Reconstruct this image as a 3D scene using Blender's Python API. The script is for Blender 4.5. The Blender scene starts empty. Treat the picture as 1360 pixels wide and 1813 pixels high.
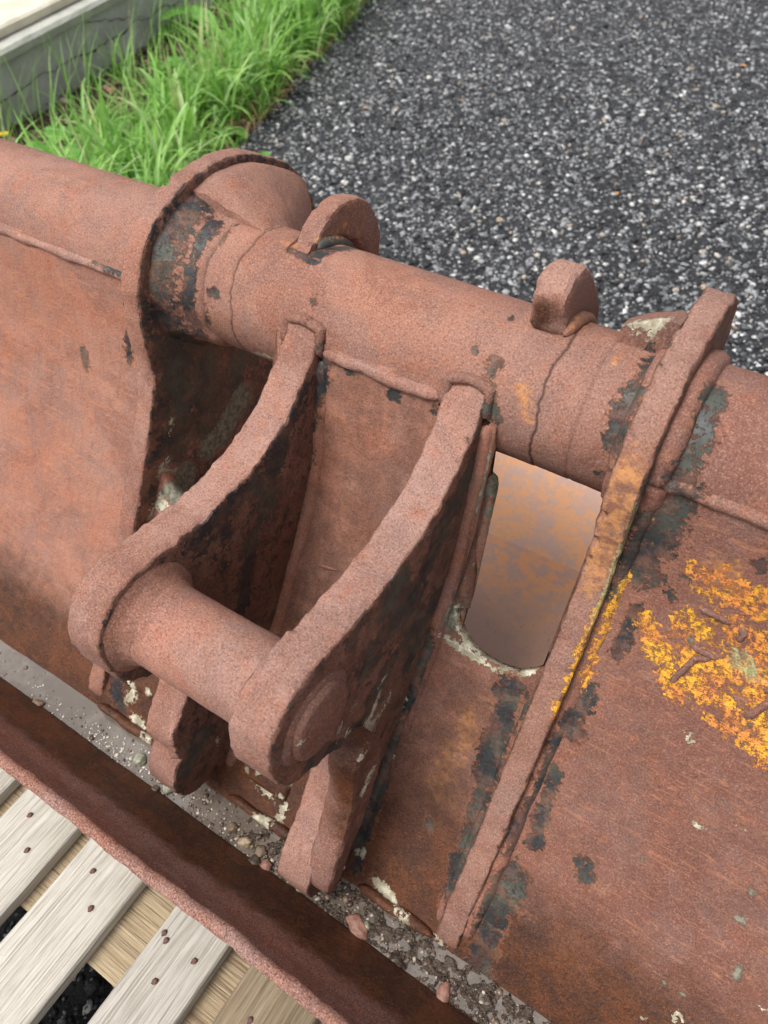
import bpy, bmesh, math, random
import numpy as np
from mathutils import Vector, Matrix, noise
from mathutils.geometry import delaunay_2d_cdt
random.seed(4); rng = np.random.default_rng(4)
SC = bpy.context.scene
COL = SC.collection

# ------------------------------------------------------------------ camera
# axes of the world seen from the camera: bucket axis X, away Y, up Z
AX = Vector((0.83851573, -0.38732111, 0.38324108))
AY = Vector((0.54397236, 0.63558316, -0.5478395))
AZ = Vector((-0.03139177, 0.6678446, 0.74363845))
M3 = Matrix((AX, AY, AZ))
CAM = Vector((0.0, -0.58904, 0.49690))
cd = bpy.data.cameras.new('camera'); cam = bpy.data.objects.new('camera', cd)
COL.objects.link(cam)
cam.matrix_world = Matrix.Translation(CAM) @ M3.to_4x4()
cd.sensor_fit = 'HORIZONTAL'; cd.sensor_width = 36; cd.lens = 36.05
cd.clip_start = .02; cd.clip_end = 900
cd.dof.use_dof = True; cd.dof.focus_distance = .80; cd.dof.aperture_fstop = 9.0
SC.camera = cam

# ------------------------------------------------------------------ light
SUN_EL, SUN_AZ = math.radians(60), math.radians(-150)      # azimuth measured from +Y towards +X
w = bpy.data.worlds.new('World'); SC.world = w; w.use_nodes = True
wn = w.node_tree; wn.nodes.clear()
sky = wn.nodes.new('ShaderNodeTexSky'); sky.sky_type = 'NISHITA'; sky.sun_disc = False
sky.sun_elevation = SUN_EL; sky.sun_rotation = SUN_AZ; sky.air_density = 1.0; sky.dust_density = 4.0
hs = wn.nodes.new('ShaderNodeHueSaturation'); hs.inputs['Saturation'].default_value = .18
bg = wn.nodes.new('ShaderNodeBackground'); bg.inputs['Strength'].default_value = .13
wo = wn.nodes.new('ShaderNodeOutputWorld')
wn.links.new(sky.outputs[0], hs.inputs['Color']); wn.links.new(hs.outputs[0], bg.inputs[0]); wn.links.new(bg.outputs[0], wo.inputs[0])
sl = bpy.data.lights.new('sun', 'SUN'); so = bpy.data.objects.new('sun', sl); COL.objects.link(so)
sl.energy = 1.5; sl.angle = math.radians(28); sl.color = (1, .965, .92)
sd = Vector((math.sin(SUN_AZ) * math.cos(SUN_EL), math.cos(SUN_AZ) * math.cos(SUN_EL), math.sin(SUN_EL)))
so.rotation_euler = sd.to_track_quat('Z', 'Y').to_euler()
SC.view_settings.view_transform = 'Standard'; SC.view_settings.look = 'None'
SC.view_settings.gamma = 1; SC.view_settings.use_curve_mapping = False
SC.view_settings.exposure = 0.76

# ------------------------------------------------------------------ measuring helpers
TR = .075
def ray(px, py):
    d = Vector(((px - 680) / 1362, -(py - 906.5) / 1362, -1)).normalized()
    return M3 @ d
def on_tube(px, py, R=TR):
    r = ray(px, py); A = r.y**2 + r.z**2; B = CAM.y * r.y + CAM.z * r.z; c = CAM.y**2 + CAM.z**2 - R * R
    t = (-B - math.sqrt(max(B * B - A * c, 0))) / A
    return CAM + t * r
def on_x(px, py, x): r = ray(px, py); return CAM + r * ((x - CAM.x) / r.x)
def on_z(px, py, z): r = ray(px, py); return CAM + r * ((z - CAM.z) / r.z)
SHEET = [(-.072, .02), (-.088, -.05), (-.105, -.12), (-.14, -.19), (-.185, -.26), (-.25, -.35), (-.32, -.43), (-.378, -.492), (-.392, -.507)]
def on_sheet(px, py):
    r = ray(px, py)
    for (a, b), (c, d) in zip(SHEET, SHEET[1:]):
        det = r.y * (-(d - b)) + (c - a) * r.z
        if abs(det) < 1e-9: continue
        ry, rz = a - CAM.y, b - CAM.z
        t = (ry * (-(d - b)) + (c - a) * rz) / det
        u = (r.y * rz - r.z * ry) / det
        if -.02 <= u <= 1.02 and t > 0: return CAM + t * r
    return on_z(px, py, -.45)

# ------------------------------------------------------------------ material helpers
class NB:
    def __init__(s, name):
        s.m = bpy.data.materials.new(name); s.m.use_nodes = True; s.t = s.m.node_tree; s.t.nodes.clear()
        s.out = s.t.nodes.new('ShaderNodeOutputMaterial'); s.b = s.t.nodes.new('ShaderNodeBsdfPrincipled')
        s.t.links.new(s.b.outputs[0], s.out.inputs[0])
        s.geo = s.t.nodes.new('ShaderNodeNewGeometry')
        s.P = s.geo.outputs['Position']
    def obj(s):
        s.P = s.t.nodes.new('ShaderNodeTexCoord').outputs['Object']; return s
    def L(s, a, b): s.t.links.new(a, b)
    def val(s, sock, v):
        if hasattr(v, 'is_linked') or hasattr(v, 'links'): s.L(v, sock)
        else: sock.default_value = v
    def scale(s, v, sc):
        n = s.t.nodes.new('ShaderNodeVectorMath'); n.operation = 'MULTIPLY'; s.L(v, n.inputs[0]); n.inputs[1].default_value = sc; return n.outputs[0]
    def noise(s, scale, detail=4, rough=.6, vec=None, dist=0):
        n = s.t.nodes.new('ShaderNodeTexNoise'); n.inputs['Scale'].default_value = scale; n.inputs['Detail'].default_value = detail
        n.inputs['Roughness'].default_value = rough; n.inputs['Distortion'].default_value = dist
        s.L(vec or s.P, n.inputs['Vector']); return n.outputs['Fac']
    def vor(s, scale, vec=None, out='Distance', feature='F1'):
        n = s.t.nodes.new('ShaderNodeTexVoronoi'); n.feature = feature; n.inputs['Scale'].default_value = scale
        s.L(vec or s.P, n.inputs['Vector']); return n.outputs[out]
    def math(s, op, a, b=0, clamp=False):
        n = s.t.nodes.new('ShaderNodeMath'); n.operation = op; n.use_clamp = clamp
        s.val(n.inputs[0], a); s.val(n.inputs[1], b); return n.outputs[0]
    def ramp(s, f, a, b):
        n = s.t.nodes.new('ShaderNodeMapRange'); n.interpolation_type = 'SMOOTHSTEP'
        s.L(f, n.inputs['Value']); n.inputs['From Min'].default_value = a; n.inputs['From Max'].default_value = b; return n.outputs[0]
    def mix(s, f, a, b):
        n = s.t.nodes.new('ShaderNodeMix'); n.data_type = 'RGBA'
        s.val(n.inputs[0], f)
        for i, v in ((6, a), (7, b)):
            if isinstance(v, tuple): n.inputs[i].default_value = (*v[:3], 1)
            else: s.L(v, n.inputs[i])
        return n.outputs[2]
    def fmix(s, f, a, b):
        n = s.t.nodes.new('ShaderNodeMix'); s.val(n.inputs[0], f); s.val(n.inputs[2], a); s.val(n.inputs[3], b); return n.outputs[0]
    def attr(s, name):
        n = s.t.nodes.new('ShaderNodeAttribute'); n.attribute_name = name; return n.outputs['Fac']
    def sepz(s):
        n = s.t.nodes.new('ShaderNodeSeparateXYZ'); s.L(s.P, n.inputs[0]); return n.outputs
    def bump(s, h, dist, strength=1, nrm=None):
        n = s.t.nodes.new('ShaderNodeBump'); n.inputs['Strength'].default_value = strength; n.inputs['Distance'].default_value = dist
        s.L(h, n.inputs['Height'])
        if nrm: s.L(nrm, n.inputs['Normal'])
        return n.outputs[0]
    def set(s, **k):
        for a, v in k.items():
            s.val(s.b.inputs[a.replace('_', ' ')], (*v, 1) if isinstance(v, tuple) and len(v) == 3 else v)
        return s.m

def rust_material(name, c_a, c_b, speck=.6, wetline=None, streak=False, scratch=False, c_r=(.165, .066, .048), c_p=(.225, .130, .110)):
    """thick rust with remnants of dark paint, yellow paint, chalky deposits, wet stain: spread by mesh attributes"""
    n = NB(name)
    big = n.noise(7, 5, .6); mid = n.noise(38, 5, .65); warp = n.noise(60, 6, .7); fine = n.noise(520, 3, .8); grain = n.noise(900, 2, .8)
    col = n.mix(n.ramp(big, .35, .65), c_a, c_b)
    xx = n.t.nodes.new('ShaderNodeSeparateXYZ'); n.L(n.P, xx.inputs[0])
    right = n.ramp(n.math('ADD', xx.outputs[0], n.math('MULTIPLY', big, .3)), -.22, .22)          # the right half has rusted darker
    col = n.mix(n.math('MULTIPLY', right, .85), col, c_r)
    patch = n.ramp(n.noise(11, 7, .72, dist=.4), .44, .62)
    col = n.mix(n.math('MULTIPLY', patch, .60), col, c_p)
    patch2 = n.ramp(n.noise(5.5, 8, .78, dist=.8), .50, .60)
    col = n.mix(n.math('MULTIPLY', patch2, .48), col, (.20, .075, .045))
    patch3 = n.ramp(n.noise(19, 8, .8, dist=.5), .54, .64)
    col = n.mix(n.math('MULTIPLY', patch3, .40), col, (.40, .20, .13))
    col = n.mix(n.math('MULTIPLY', n.ramp(mid, .50, .74), .5), col, (.36, .115, .06))            # redder blotches
    col = n.mix(n.math('MULTIPLY', n.ramp(n.noise(24, 6, .75), .58, .70), .35), col, (.42, .17, .085))   # orange bloom
    col = n.mix(n.math('MULTIPLY', n.ramp(n.noise(15, 6, .7, dist=.6), .55, .72), .45), col, (.20, .105, .088))   # dull purple brown
    col = n.mix(n.math('MULTIPLY', n.ramp(fine, .52, .64), speck), col, (.085, .034, .026))          # dark pits
    col = n.mix(n.math('MULTIPLY', n.ramp(fine, .47, .34), speck * .8), col, (.54, .34, .27))       # pale grains
    if scratch:
        for sv, th_ in (((30, 420, 90), .60), ((260, 60, 420), .62)):
            q_ = n.noise(1, 2, .55, n.scale(n.P, sv), .9)
            col = n.mix(n.math('MULTIPLY', n.ramp(q_, th_, th_ + .05), .45), col, (.50, .21, .11))
        q_ = n.noise(1, 3, .6, n.scale(n.P, (150, 34, 22)), .6)
        col = n.mix(n.math('MULTIPLY', n.ramp(q_, .52, .68), .30), col, (.19, .10, .085))
    if streak:
        st = n.noise(1, 4, .7, n.scale(n.P, (420, 30, 30)))
        col = n.mix(n.math('MULTIPLY', n.ramp(st, .5, .7), .35), col, (.14, .05, .035))
    col = n.scale(col, (.90, .905, .90))
    f = n.attr
    wob = n.math('SUBTRACT', warp, .5); wob2 = n.math('SUBTRACT', n.noise(180, 4, .7), .5)
    def mask(a, k=1.3, k2=.9, lo=.46, hi=.54):
        v = n.math('ADD', f(a), n.math('ADD', n.math('MULTIPLY', wob, k), n.math('MULTIPLY', wob2, k2)))
        g = n.ramp(f(a), .02, .12)
        return n.math('MULTIPLY', n.ramp(v, lo, hi), g)
    org = n.math('MULTIPLY', mask('orange', 1.6, 1.8, .40, 1.0), .85)
    col = n.mix(org, col, n.mix(n.ramp(n.noise(95, 5, .8), .42, .60), (.52, .24, .085), (.24, .10, .06)))
    wet = n.ramp(n.math('ADD', f('wet'), n.math('MULTIPLY', n.math('SUBTRACT', mid, .5), .7)), .25, .85)
    wc = n.mix(n.ramp(n.noise(16, 6, .75), .40, .62), (.036, .013, .007), (.110, .034, .010))
    wc = n.mix(n.math('MULTIPLY', n.ramp(n.noise(260, 5, .85), .50, .60), .8), wc, (.020, .008, .006))
    wc = n.mix(n.math('MULTIPLY', n.ramp(n.noise(75, 7, .85), .54, .68), .50), wc, (.23, .085, .024))
    wc = n.mix(n.math('MULTIPLY', n.ramp(n.noise(430, 3, .8), .56, .66), .5), wc, (.30, .115, .035))
    wc = n.mix(n.math('MULTIPLY', n.ramp(fine, .46, .36), .18), wc, (.22, .10, .06))
    col = n.mix(n.math('MULTIPLY', wet, .93), col, wc)
    ag = n.math('MULTIPLY', f('aged_and_shade'), n.ramp(n.noise(30, 6, .75), .30, .60))  # moist brown rust on plate sides; painted shade on tube and sheet
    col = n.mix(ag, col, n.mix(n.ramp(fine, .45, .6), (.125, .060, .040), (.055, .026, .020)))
    col = n.mix(n.math('MULTIPLY', f('seam'), .85), col, (.03, .014, .010))
    vd = n.math('ADD', f('dark'), n.math('ADD', n.math('MULTIPLY', wob, 1.5), n.math('MULTIPLY', wob2, 1.4)))
    gd = n.ramp(f('dark'), .02, .12)
    halo = n.math('MULTIPLY', n.ramp(vd, .30, .44), gd)
    col = n.mix(n.math('MULTIPLY', halo, .6), col, n.mix(n.ramp(mid, .4, .6), (.33, .14, .075), (.17, .068, .045)))
    dk = n.math('MULTIPLY', n.math('MULTIPLY', n.ramp(vd, .42, .60), gd), n.ramp(n.noise(140, 6, .85), .36, .47))
    dk = n.math('MULTIPLY', dk, n.fmix(n.ramp(n.noise(34, 5, .7), .40, .56), .60, 1.0))
    dcol = n.mix(n.ramp(n.noise(18, 4), .4, .62), (.024, .028, .031), (.062, .068, .055))
    col = n.mix(dk, col, dcol)
    yl = mask('yellow', 1.5, 1.7, .45, .5)
    yl = n.math('MULTIPLY', yl, n.ramp(n.noise(170, 6, .85), .43, .48))
    yl = n.math('MULTIPLY', yl, n.ramp(n.noise(42, 6, .85), .40, .47))
    sc1 = n.noise(1, 3, .6, n.scale(n.P, (46, 46, 300)), 2.0)
    yl = n.math('MULTIPLY', yl, n.ramp(n.math('ABSOLUTE', n.math('SUBTRACT', sc1, .47)), .006, .022))
    ycol = n.mix(n.ramp(n.noise(26, 5), .42, .62), (.82, .40, .035), (.68, .24, .06))
    col = n.mix(yl, col, ycol)
    ls = mask('lime', 1.3, 1.5, .45, .6)
    col = n.mix(n.math('MULTIPLY', ls, n.fmix(n.ramp(n.noise(110, 5, .8), .42, .56), .2, .85)), col, (.42, .42, .20))
    wh = mask('white', 1.8, 2.2, .5, .62)
    wcol = n.mix(n.ramp(n.noise(90, 3), .4, .6), (.62, .58, .45), (.33, .29, .20))
    col = n.mix(wh, col, wcol)
    md = mask('mud', 1.3, 1.0, .45, .6)
    mcol = n.mix(n.ramp(n.noise(120, 4), .4, .6), (.24, .23, .17), (.12, .115, .085))
    col = n.mix(md, col, mcol)
    paint = n.math('MAXIMUM', dk, yl)
    rough = n.fmix(paint, n.fmix(n.math('MULTIPLY', wet, .8), .82, .42), .42)
    h = n.math('ADD', n.math('MULTIPLY', fine, .9), n.math('MULTIPLY', grain, .5))
    h = n.math('ADD', h, n.math('MULTIPLY', mid, 1.6)); h = n.math('ADD', h, n.math('MULTIPLY', n.noise(110, 4, .7), 1.5)); h = n.math('ADD', h, n.math('MULTIPLY', patch3, .5))
    hs_ = n.math('MULTIPLY', h, n.fmix(paint, 1.0, .25))
    h2 = n.math('ADD', hs_, n.math('MULTIPLY', paint, -.35))
    h2 = n.math('ADD', h2, n.math('MULTIPLY', n.math('MAXIMUM', md, wh), 1.5))
    n.set(Base_Color=col, Roughness=rough, Normal=n.bump(h2, .0011, .7), Metallic=0.0)
    n.b.inputs['Specular IOR Level'].default_value = .32
    return n.m

RUST = rust_material('rust_pink', (.365, .190, .140), (.335, .150, .100))
RUST_SHEET = rust_material('rust_sheet', (.375, .150, .092), (.385, .195, .140), .5, scratch=True)
RUST_EDGE = rust_material('rust_edge', (.385, .225, .180), (.345, .165, .118), .62, c_r=(.235, .115, .080))
RUST_STREAK = rust_material('rust_streaked', (.235, .125, .098), (.215, .10, .072), .6, streak=True, c_r=(.17, .08, .06))

# ------------------------------------------------------------------ mesh helpers
def thing(name, label, cat, loc=(0, 0, 0), group=None):
    o = bpy.data.objects.new(name, None); COL.objects.link(o); o.location = loc; o.empty_display_size = .05
    o['label'] = label; o['category'] = cat
    if group: o['group'] = group
    return o
def tag(o, label, cat, group=None):
    o['label'] = label; o['category'] = cat
    if group: o['group'] = group
    return o
def obj(name, verts, faces, mat, parent=None, smooth=True, attrs=None, fix=True, kind=None, sharp=None):
    me = bpy.data.meshes.new(name); me.from_pydata([tuple(v) for v in verts], [], faces)
    if fix:
        bm = bmesh.new(); bm.from_mesh(me); bmesh.ops.recalc_face_normals(bm, faces=bm.faces)
        if sharp:
            for e in bm.edges:
                if len(e.link_faces) == 2 and e.calc_face_angle() > sharp: e.smooth = False
        bm.to_mesh(me); bm.free()
    if smooth: me.polygons.foreach_set('use_smooth', [True] * len(me.polygons))
    if attrs:
        for k, v in attrs.items():
            a = me.attributes.new(k, 'FLOAT', 'POINT'); a.data.foreach_set('value', np.asarray(v, dtype=np.float32))
    if mat: me.materials.append(mat)
    o = bpy.data.objects.new(name, me); COL.objects.link(o)
    if parent: o.parent = parent; o.location = -parent.location
    if kind: o['kind'] = kind
    return o
def n3(p, s, off=0): return noise.noise(Vector((p[0] * s + off, p[1] * s - off, p[2] * s + off * .7)))
def paint(verts, strokes):
    """strokes: list of (attr, [(x,y,z),...], radius). value 1 at the centre line, .5 at radius, 0 at twice the radius"""
    V = np.array([tuple(v) for v in verts]); out = {}
    for a, pts, r in strokes:
        P = [np.array(tuple(p)) for p in pts]
        if len(P) == 1: P = P * 2
        d = np.full(len(V), 1e9)
        for p, q in zip(P, P[1:]):
            pq = q - p; L = pq @ pq
            t = np.clip(((V - p) @ pq) / L, 0, 1)[:, None] if L > 1e-12 else np.zeros((len(V), 1))
            d = np.minimum(d, np.linalg.norm(V - (p + t * pq), axis=1))
        v = np.clip(1 - d / (2 * r), 0, 1)
        out[a] = np.maximum(out.get(a, np.zeros(len(V))), v)
    return out
def resample(pts, step, closed=True):
    P = [Vector(p) for p in pts]; out = []
    n = len(P); m = n if closed else n - 1
    for i in range(m):
        a, b = P[i], P[(i + 1) % n]; k = max(1, int(round((b - a).length / step)))
        for j in range(k): out.append(a.lerp(b, j / k))
    if not closed: out.append(P[-1])
    return out
def smoothed(pts, it=2, closed=True):
    P = [Vector(p) for p in pts]
    for _ in range(it):                                            # Chaikin corner cutting
        Q = []
        n = len(P); m = n if closed else n - 1
        if not closed: Q.append(P[0])
        for i in range(m):
            a, b = P[i], P[(i + 1) % n]; Q += [a.lerp(b, .25), a.lerp(b, .75)]
        if not closed: Q.append(P[-1])
        P = Q
    return P
def face_attrs(verts, strokes, face, x0, x1, seed):
    at = paint(verts, strokes) if strokes else {}
    if face:                                                   # the flat sides keep old dark paint and moist brown rust
        V = np.array(verts); m = ((np.abs(V[:, 0] - x1) < .0021) | (np.abs(V[:, 0] - x0) < .0021)).astype(float)
        for k_ in at: at[k_] = at[k_] * (m if k_ in ('dark', 'white', 'mud') else 1)
        at['dark'] = np.maximum(at.get('dark', np.zeros(len(V))), m * face[0]); at['aged_and_shade'] = m * face[1]
    return at or None
def plate(name, outline, x0, x1, mat, parent, strokes=(), bev=.004, rag=.0016, step=.006, it=2, seed=0, inner=.011, edge_mat=None, flat=.0006, face=None):
    """thick flame-cut steel plate perpendicular to X: ragged rounded rim, dense faces"""
    pts = resample(smoothed(outline, it), step)
    area = sum(a.x * b.y - b.x * a.y for a, b in zip(pts, pts[1:] + pts[:1]))
    if area < 0: pts.reverse()
    n = len(pts); nor = []
    for i in range(n):
        t = pts[(i + 1) % n] - pts[i - 1]; nor.append(Vector((t.y, -t.x)).normalized())
    rings = []
    T = x1 - x0; k = max(3, int(T / .007))
    prof = [(x0, bev * 1.0), (x0 + bev * .35, bev * .35), (x0 + bev, 0)]
    for j in range(1, k): prof.append((x0 + bev + (T - 2 * bev) * j / k, -.0006 * math.sin(math.pi * j / k)))
    prof += [(x1 - bev, 0), (x1 - bev * .35, bev * .35), (x1, bev)]
    verts = []; faces = []
    for x, ins in prof:
        side = 0 if x < (x0 + x1) / 2 else 5
        for i in range(n):
            q = pts[i] - nor[i] * ins
            w_ = noise.noise(Vector((q.x * 45 + seed, q.y * 45, x * 20))) * rag + noise.noise(Vector((q.x * 150, q.y * 150 + seed, x * 60))) * rag * .5
            edge = min(abs(x - x0), abs(x - x1)) < bev * 1.1
            if edge: w_ -= max(0, noise.noise(Vector((q.x * 60 + seed * 3, q.y * 60, side + 2))) - .22) * .010
            if edge: w_ += noise.noise(Vector((q.x * 110, q.y * 110 + seed, side))) * rag * 1.1
            q = q + nor[i] * w_
            dx = noise.noise(Vector((q.x * 70, q.y * 70, 9 + seed))) * rag * .6 if edge else 0
            verts.append((x + dx, q.x, q.y))
    R = len(prof)
    for r in range(R - 1):
        for i in range(n):
            j = (i + 1) % n; faces.append((r * n + i, r * n + j, (r + 1) * n + j, (r + 1) * n + i))
    ne = len(faces)
    for ri, x in ((0, x0), (R - 1, x1)):
        ring = [Vector((verts[ri * n + i][1], verts[ri * n + i][2])) for i in range(n)]
        ys = [p.x for p in ring]; zs = [p.y for p in ring]; ext = []
        y = min(ys) + inner / 2; row = 0
        while y < max(ys):
            z = min(zs) + (inner / 2 if row % 2 else 0)
            while z < max(zs):
                ext.append(Vector((y + random.uniform(-1, 1) * inner * .15, z + random.uniform(-1, 1) * inner * .15))); z += inner
            y += inner * .87; row += 1
        rn = np.array([(p.x, p.y) for p in ring])
        keep = [e for e in ext if np.min(np.hypot(rn[:, 0] - e.x, rn[:, 1] - e.y)) > inner * .5]
        vo, eo, fo, vorig, _, _ = delaunay_2d_cdt(ring + keep, [], [list(range(n))], 1, 1e-7)
        mp = {}
        for i, (p, og) in enumerate(zip(vo, vorig)):
            o_ = [q for q in og if q < n]
            if o_: mp[i] = ri * n + o_[0]
            else:
                mp[i] = len(verts)
                verts.append((x + noise.noise(Vector((p.x * 25, p.y * 25, seed + ri))) * flat, p.x, p.y))
        for f_ in fo:
            g = [mp[v] for v in f_]
            if len(set(g)) == 3: faces.append(tuple(g))
    o = obj(name, verts, faces, mat, parent, attrs=face_attrs(verts, strokes, face, x0, x1, seed), sharp=math.radians(28))
    if edge_mat:
        o.data.materials.append(edge_mat)
        for p in o.data.polygons:
            if abs(p.normal.x) < .75: p.material_index = 1
    return o
def bead(name, path, r, mat, parent, lump=.25, flatten=None, strokes=(), seg=10, step=.005, seed=0, closed=False):
    """weld bead: lumpy tube along a path with the ripples of the weld"""
    P = [Vector(p) for p in path]; Q = []
    m = len(P) if closed else len(P) - 1
    for i in range(m):
        a, b = P[i], P[(i + 1) % len(P)]; k = max(1, int((b - a).length / step))
        for j in range(k): Q.append(a.lerp(b, j / k))
    if not closed: Q.append(P[-1])
    verts = []; faces = []; n = len(Q); up = Vector((0, 0, 1))
    for i, p in enumerate(Q):
        t = (Q[(i + 1) % n] - Q[i - 1]) if closed else (Q[min(i + 1, n - 1)] - Q[max(i - 1, 0)])
        t.normalize(); a = t.cross(up)
        if a.length < .1: a = t.cross(Vector((0, 1, 0)))
        a.normalize(); b = t.cross(a)
        e = 1.0 if closed else min(1, math.sqrt(max(0, min(i, n - 1 - i) / 3.0)) + .02)
        for s_ in range(seg):
            th = 2 * math.pi * s_ / seg
            q = a * math.cos(th) + b * math.sin(th)
            rr = r * e * (1 + lump * 1.3 * noise.noise(Vector((p.x * 26 + seed, p.y * 26, p.z * 26 + th * .5))) + lump * .5 * noise.noise(Vector((p.x * 120 + seed, p.y * 120, p.z * 120))))
            verts.append(p + q * rr)
    for i in range(n if closed else n - 1):
        for s_ in range(seg):
            k = (s_ + 1) % seg; i2 = (i + 1) % n
            faces.append((i * seg + s_, i * seg + k, i2 * seg + k, i2 * seg + s_))
    if not closed: faces += [tuple(range(seg)), tuple(range((n - 1) * seg, n * seg))]
    return obj(name, verts, faces, mat, parent, attrs=paint(verts, strokes) if strokes else None)
def revolve(name, prof, cy, cz, mat, parent, seg=120, strokes=(), rough=.0004, a0=0, a1=2 * math.pi, seed=0, wob=None):
    """surface of revolution round an axis along X through (cy,cz): prof = [(x, r)...]"""
    verts = []; faces = []; full = abs(a1 - a0 - 2 * math.pi) < 1e-6; n = seg if full else seg + 1
    for x, r in prof:
        for s_ in range(n):
            th = a0 + (a1 - a0) * s_ / seg
            p = Vector((x, cy + r * math.cos(th), cz + r * math.sin(th)))
            d = noise.noise(Vector((x * 40 + seed, p.y * 40, p.z * 40))) * rough
            rr = r + d if r > 1e-5 else r
            xx = x + (wob(th, x) if wob else 0)
            verts.append((xx, cy + rr * math.cos(th), cz + rr * math.sin(th)))
    for i in range(len(prof) - 1):
        for s_ in range(seg):
            k = (s_ + 1) % n; faces.append((i * n + s_, i * n + k, (i + 1) * n + k, (i + 1) * n + s_))
    return obj(name, verts, faces, mat, parent, attrs=paint(verts, strokes) if strokes else None, fix=True)

# ------------------------------------------------------------------ heights
Z_G = -.69; Z_P = -.54                                          # asphalt, pallet top
W0, W1 = -1.42, .62                                             # bucket ends

# ================================================================== ground
a_ = NB('asphalt')
c = a_.mix(a_.ramp(a_.noise(300, 3, .7), .42, .62), (.008, .008, .010), (.035, .036, .04))
c = a_.mix(a_.math('MULTIPLY', a_.ramp(a_.vor(85), .30, .16), a_.ramp(a_.noise(55, 2), .45, .6)), c, (.22, .225, .23))
c = a_.mix(a_.math('MULTIPLY', a_.ramp(a_.noise(1.6, 3), .45, .65), .35), c, (.03, .03, .035))
h = a_.math('ADD', a_.noise(160, 4, .8), a_.math('MULTIPLY', a_.vor(85), -.8))
ASPH = a_.set(Base_Color=c, Roughness=.62, Normal=a_.bump(h, .006, 1))
s_ = NB('soil')
c = s_.mix(s_.ramp(s_.noise(40, 6, .7), .38, .66), (.055, .036, .024), (.17, .115, .075))
c = s_.mix(s_.ramp(s_.noise(8, 3), .45, .6), c, (.06, .045, .03))
SOIL = s_.set(Base_Color=c, Roughness=.95, Normal=s_.bump(s_.noise(60, 6, .75), .012, 1))

def edge_x(y): return -1.99 - .345 * (y - 1.33) + .035 * noise.noise(Vector((y * 3, 0, 0))) + .02 * noise.noise(Vector((y * 11, 3, 0)))
def wall_x(y): return -2.885 - .225 * (y - 1.184)
# ground to the horizon (terrain)
G = 250
obj('ground', [(-G, -G, Z_G - .06), (G, -G, Z_G - .06), (G, G, Z_G - .06), (-G, G, Z_G - .06)], [(0, 1, 2, 3)], SOIL, smooth=False, kind='structure')
# asphalt sheet with a broken left edge and its own thickness
ys = np.concatenate([[-60, -20, -6, -2], np.arange(-1, 6, .04), [9, 20, 60]])
verts = []; faces = []
for y in ys:
    ex = edge_x(y)
    for x, z in ((ex - .015, Z_G - .07), (ex, Z_G - .006), (ex + .03, Z_G), (8, Z_G), (60, Z_G)): verts.append((x, y, z))
for i in range(len(ys) - 1):
    for j in range(4): faces.append((i * 5 + j, i * 5 + j + 1, i * 5 + 6 + j, i * 5 + 5 + j))
obj('asphalt', verts, faces, ASPH, kind='structure', smooth=False)
# soil verge between asphalt and wall
verts = []; faces = []; NX = 46; ysv = np.arange(-1.2, 6, .04)
for y in ysv:
    for i in range(NX + 1):
        x = (wall_x(y) - .08) + (edge_x(y) + .03 - wall_x(y) + .08) * i / NX
        z = Z_G - .022 + .022 * noise.noise(Vector((x * 6, y * 6, 0))) + .014 * noise.noise(Vector((x * 25, y * 25, 1)))
        z += .05 * max(0, 1 - i / NX * 2.2)
        if i == NX: z = Z_G - .04
        verts.append((x, y, z))
for i in range(len(ysv) - 1):
    for j in range(NX): faces.append((i * (NX + 1) + j, i * (NX + 1) + j + 1, (i + 1) * (NX + 1) + j + 1, (i + 1) * (NX + 1) + j))
obj('soil_verge', verts, faces, SOIL, kind='structure')

# --- chips of stone embedded in the asphalt: uncountable
ICO = bmesh.new(); bmesh.ops.create_icosphere(ICO, subdivisions=1, radius=1); ICO.verts.ensure_lookup_table()
IV = np.array([v.co[:] for v in ICO.verts]); IF = np.array([[v.index for v in f.verts] for f in ICO.faces]); ICO.free()
def stones(name, P, S, mat, flat=.6, kind='stuff'):
    n = len(P)
    q = rng.normal(size=(n, 4)); q /= np.linalg.norm(q, axis=1)[:, None]
    w_, x, y, z = q.T
    R = np.stack([1 - 2 * (y * y + z * z), 2 * (x * y - z * w_), 2 * (x * z + y * w_), 2 * (x * y + z * w_), 1 - 2 * (x * x + z * z), 2 * (y * z - x * w_), 2 * (x * z - y * w_), 2 * (y * z + x * w_), 1 - 2 * (x * x + y * y)], 1).reshape(n, 3, 3)
    V = IV[None] * (1 + .28 * rng.uniform(-1, 1, (n, len(IV), 1))) * rng.uniform(.55, 1.1, (n, 1, 3))
    V = np.einsum('nij,nkj->nki', R, V); V[:, :, 2] *= flat
    V = V * np.asarray(S)[:, None, None] + np.asarray(P)[:, None, :]
    F = (IF[None] + (np.arange(n) * len(IV))[:, None, None]).reshape(-1, 3)
    me = bpy.data.meshes.new(name); me.vertices.add(n * len(IV)); me.vertices.foreach_set('co', V.reshape(-1).astype(np.float32))
    me.loops.add(len(F) * 3); me.loops.foreach_set('vertex_index', F.reshape(-1).astype(np.int32))
    me.polygons.add(len(F)); me.polygons.foreach_set('loop_start', np.arange(0, len(F) * 3, 3, dtype=np.int32))
    me.update(calc_edges=True); me.validate(); me.materials.append(mat)
    o = bpy.data.objects.new(name, me); COL.objects.link(o)
    if kind: o['kind'] = kind
    return o
k_ = NB('stone_chips')
rnd = k_.geo.outputs['Random Per Island']
cr = k_.t.nodes.new('ShaderNodeValToRGB'); k_.L(rnd, cr.inputs[0])
el = cr.color_ramp.elements; el[0].position = 0; el[0].color = (.006, .006, .008, 1); el[1].position = 1; el[1].color = (.70, .69, .66, 1)
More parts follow.
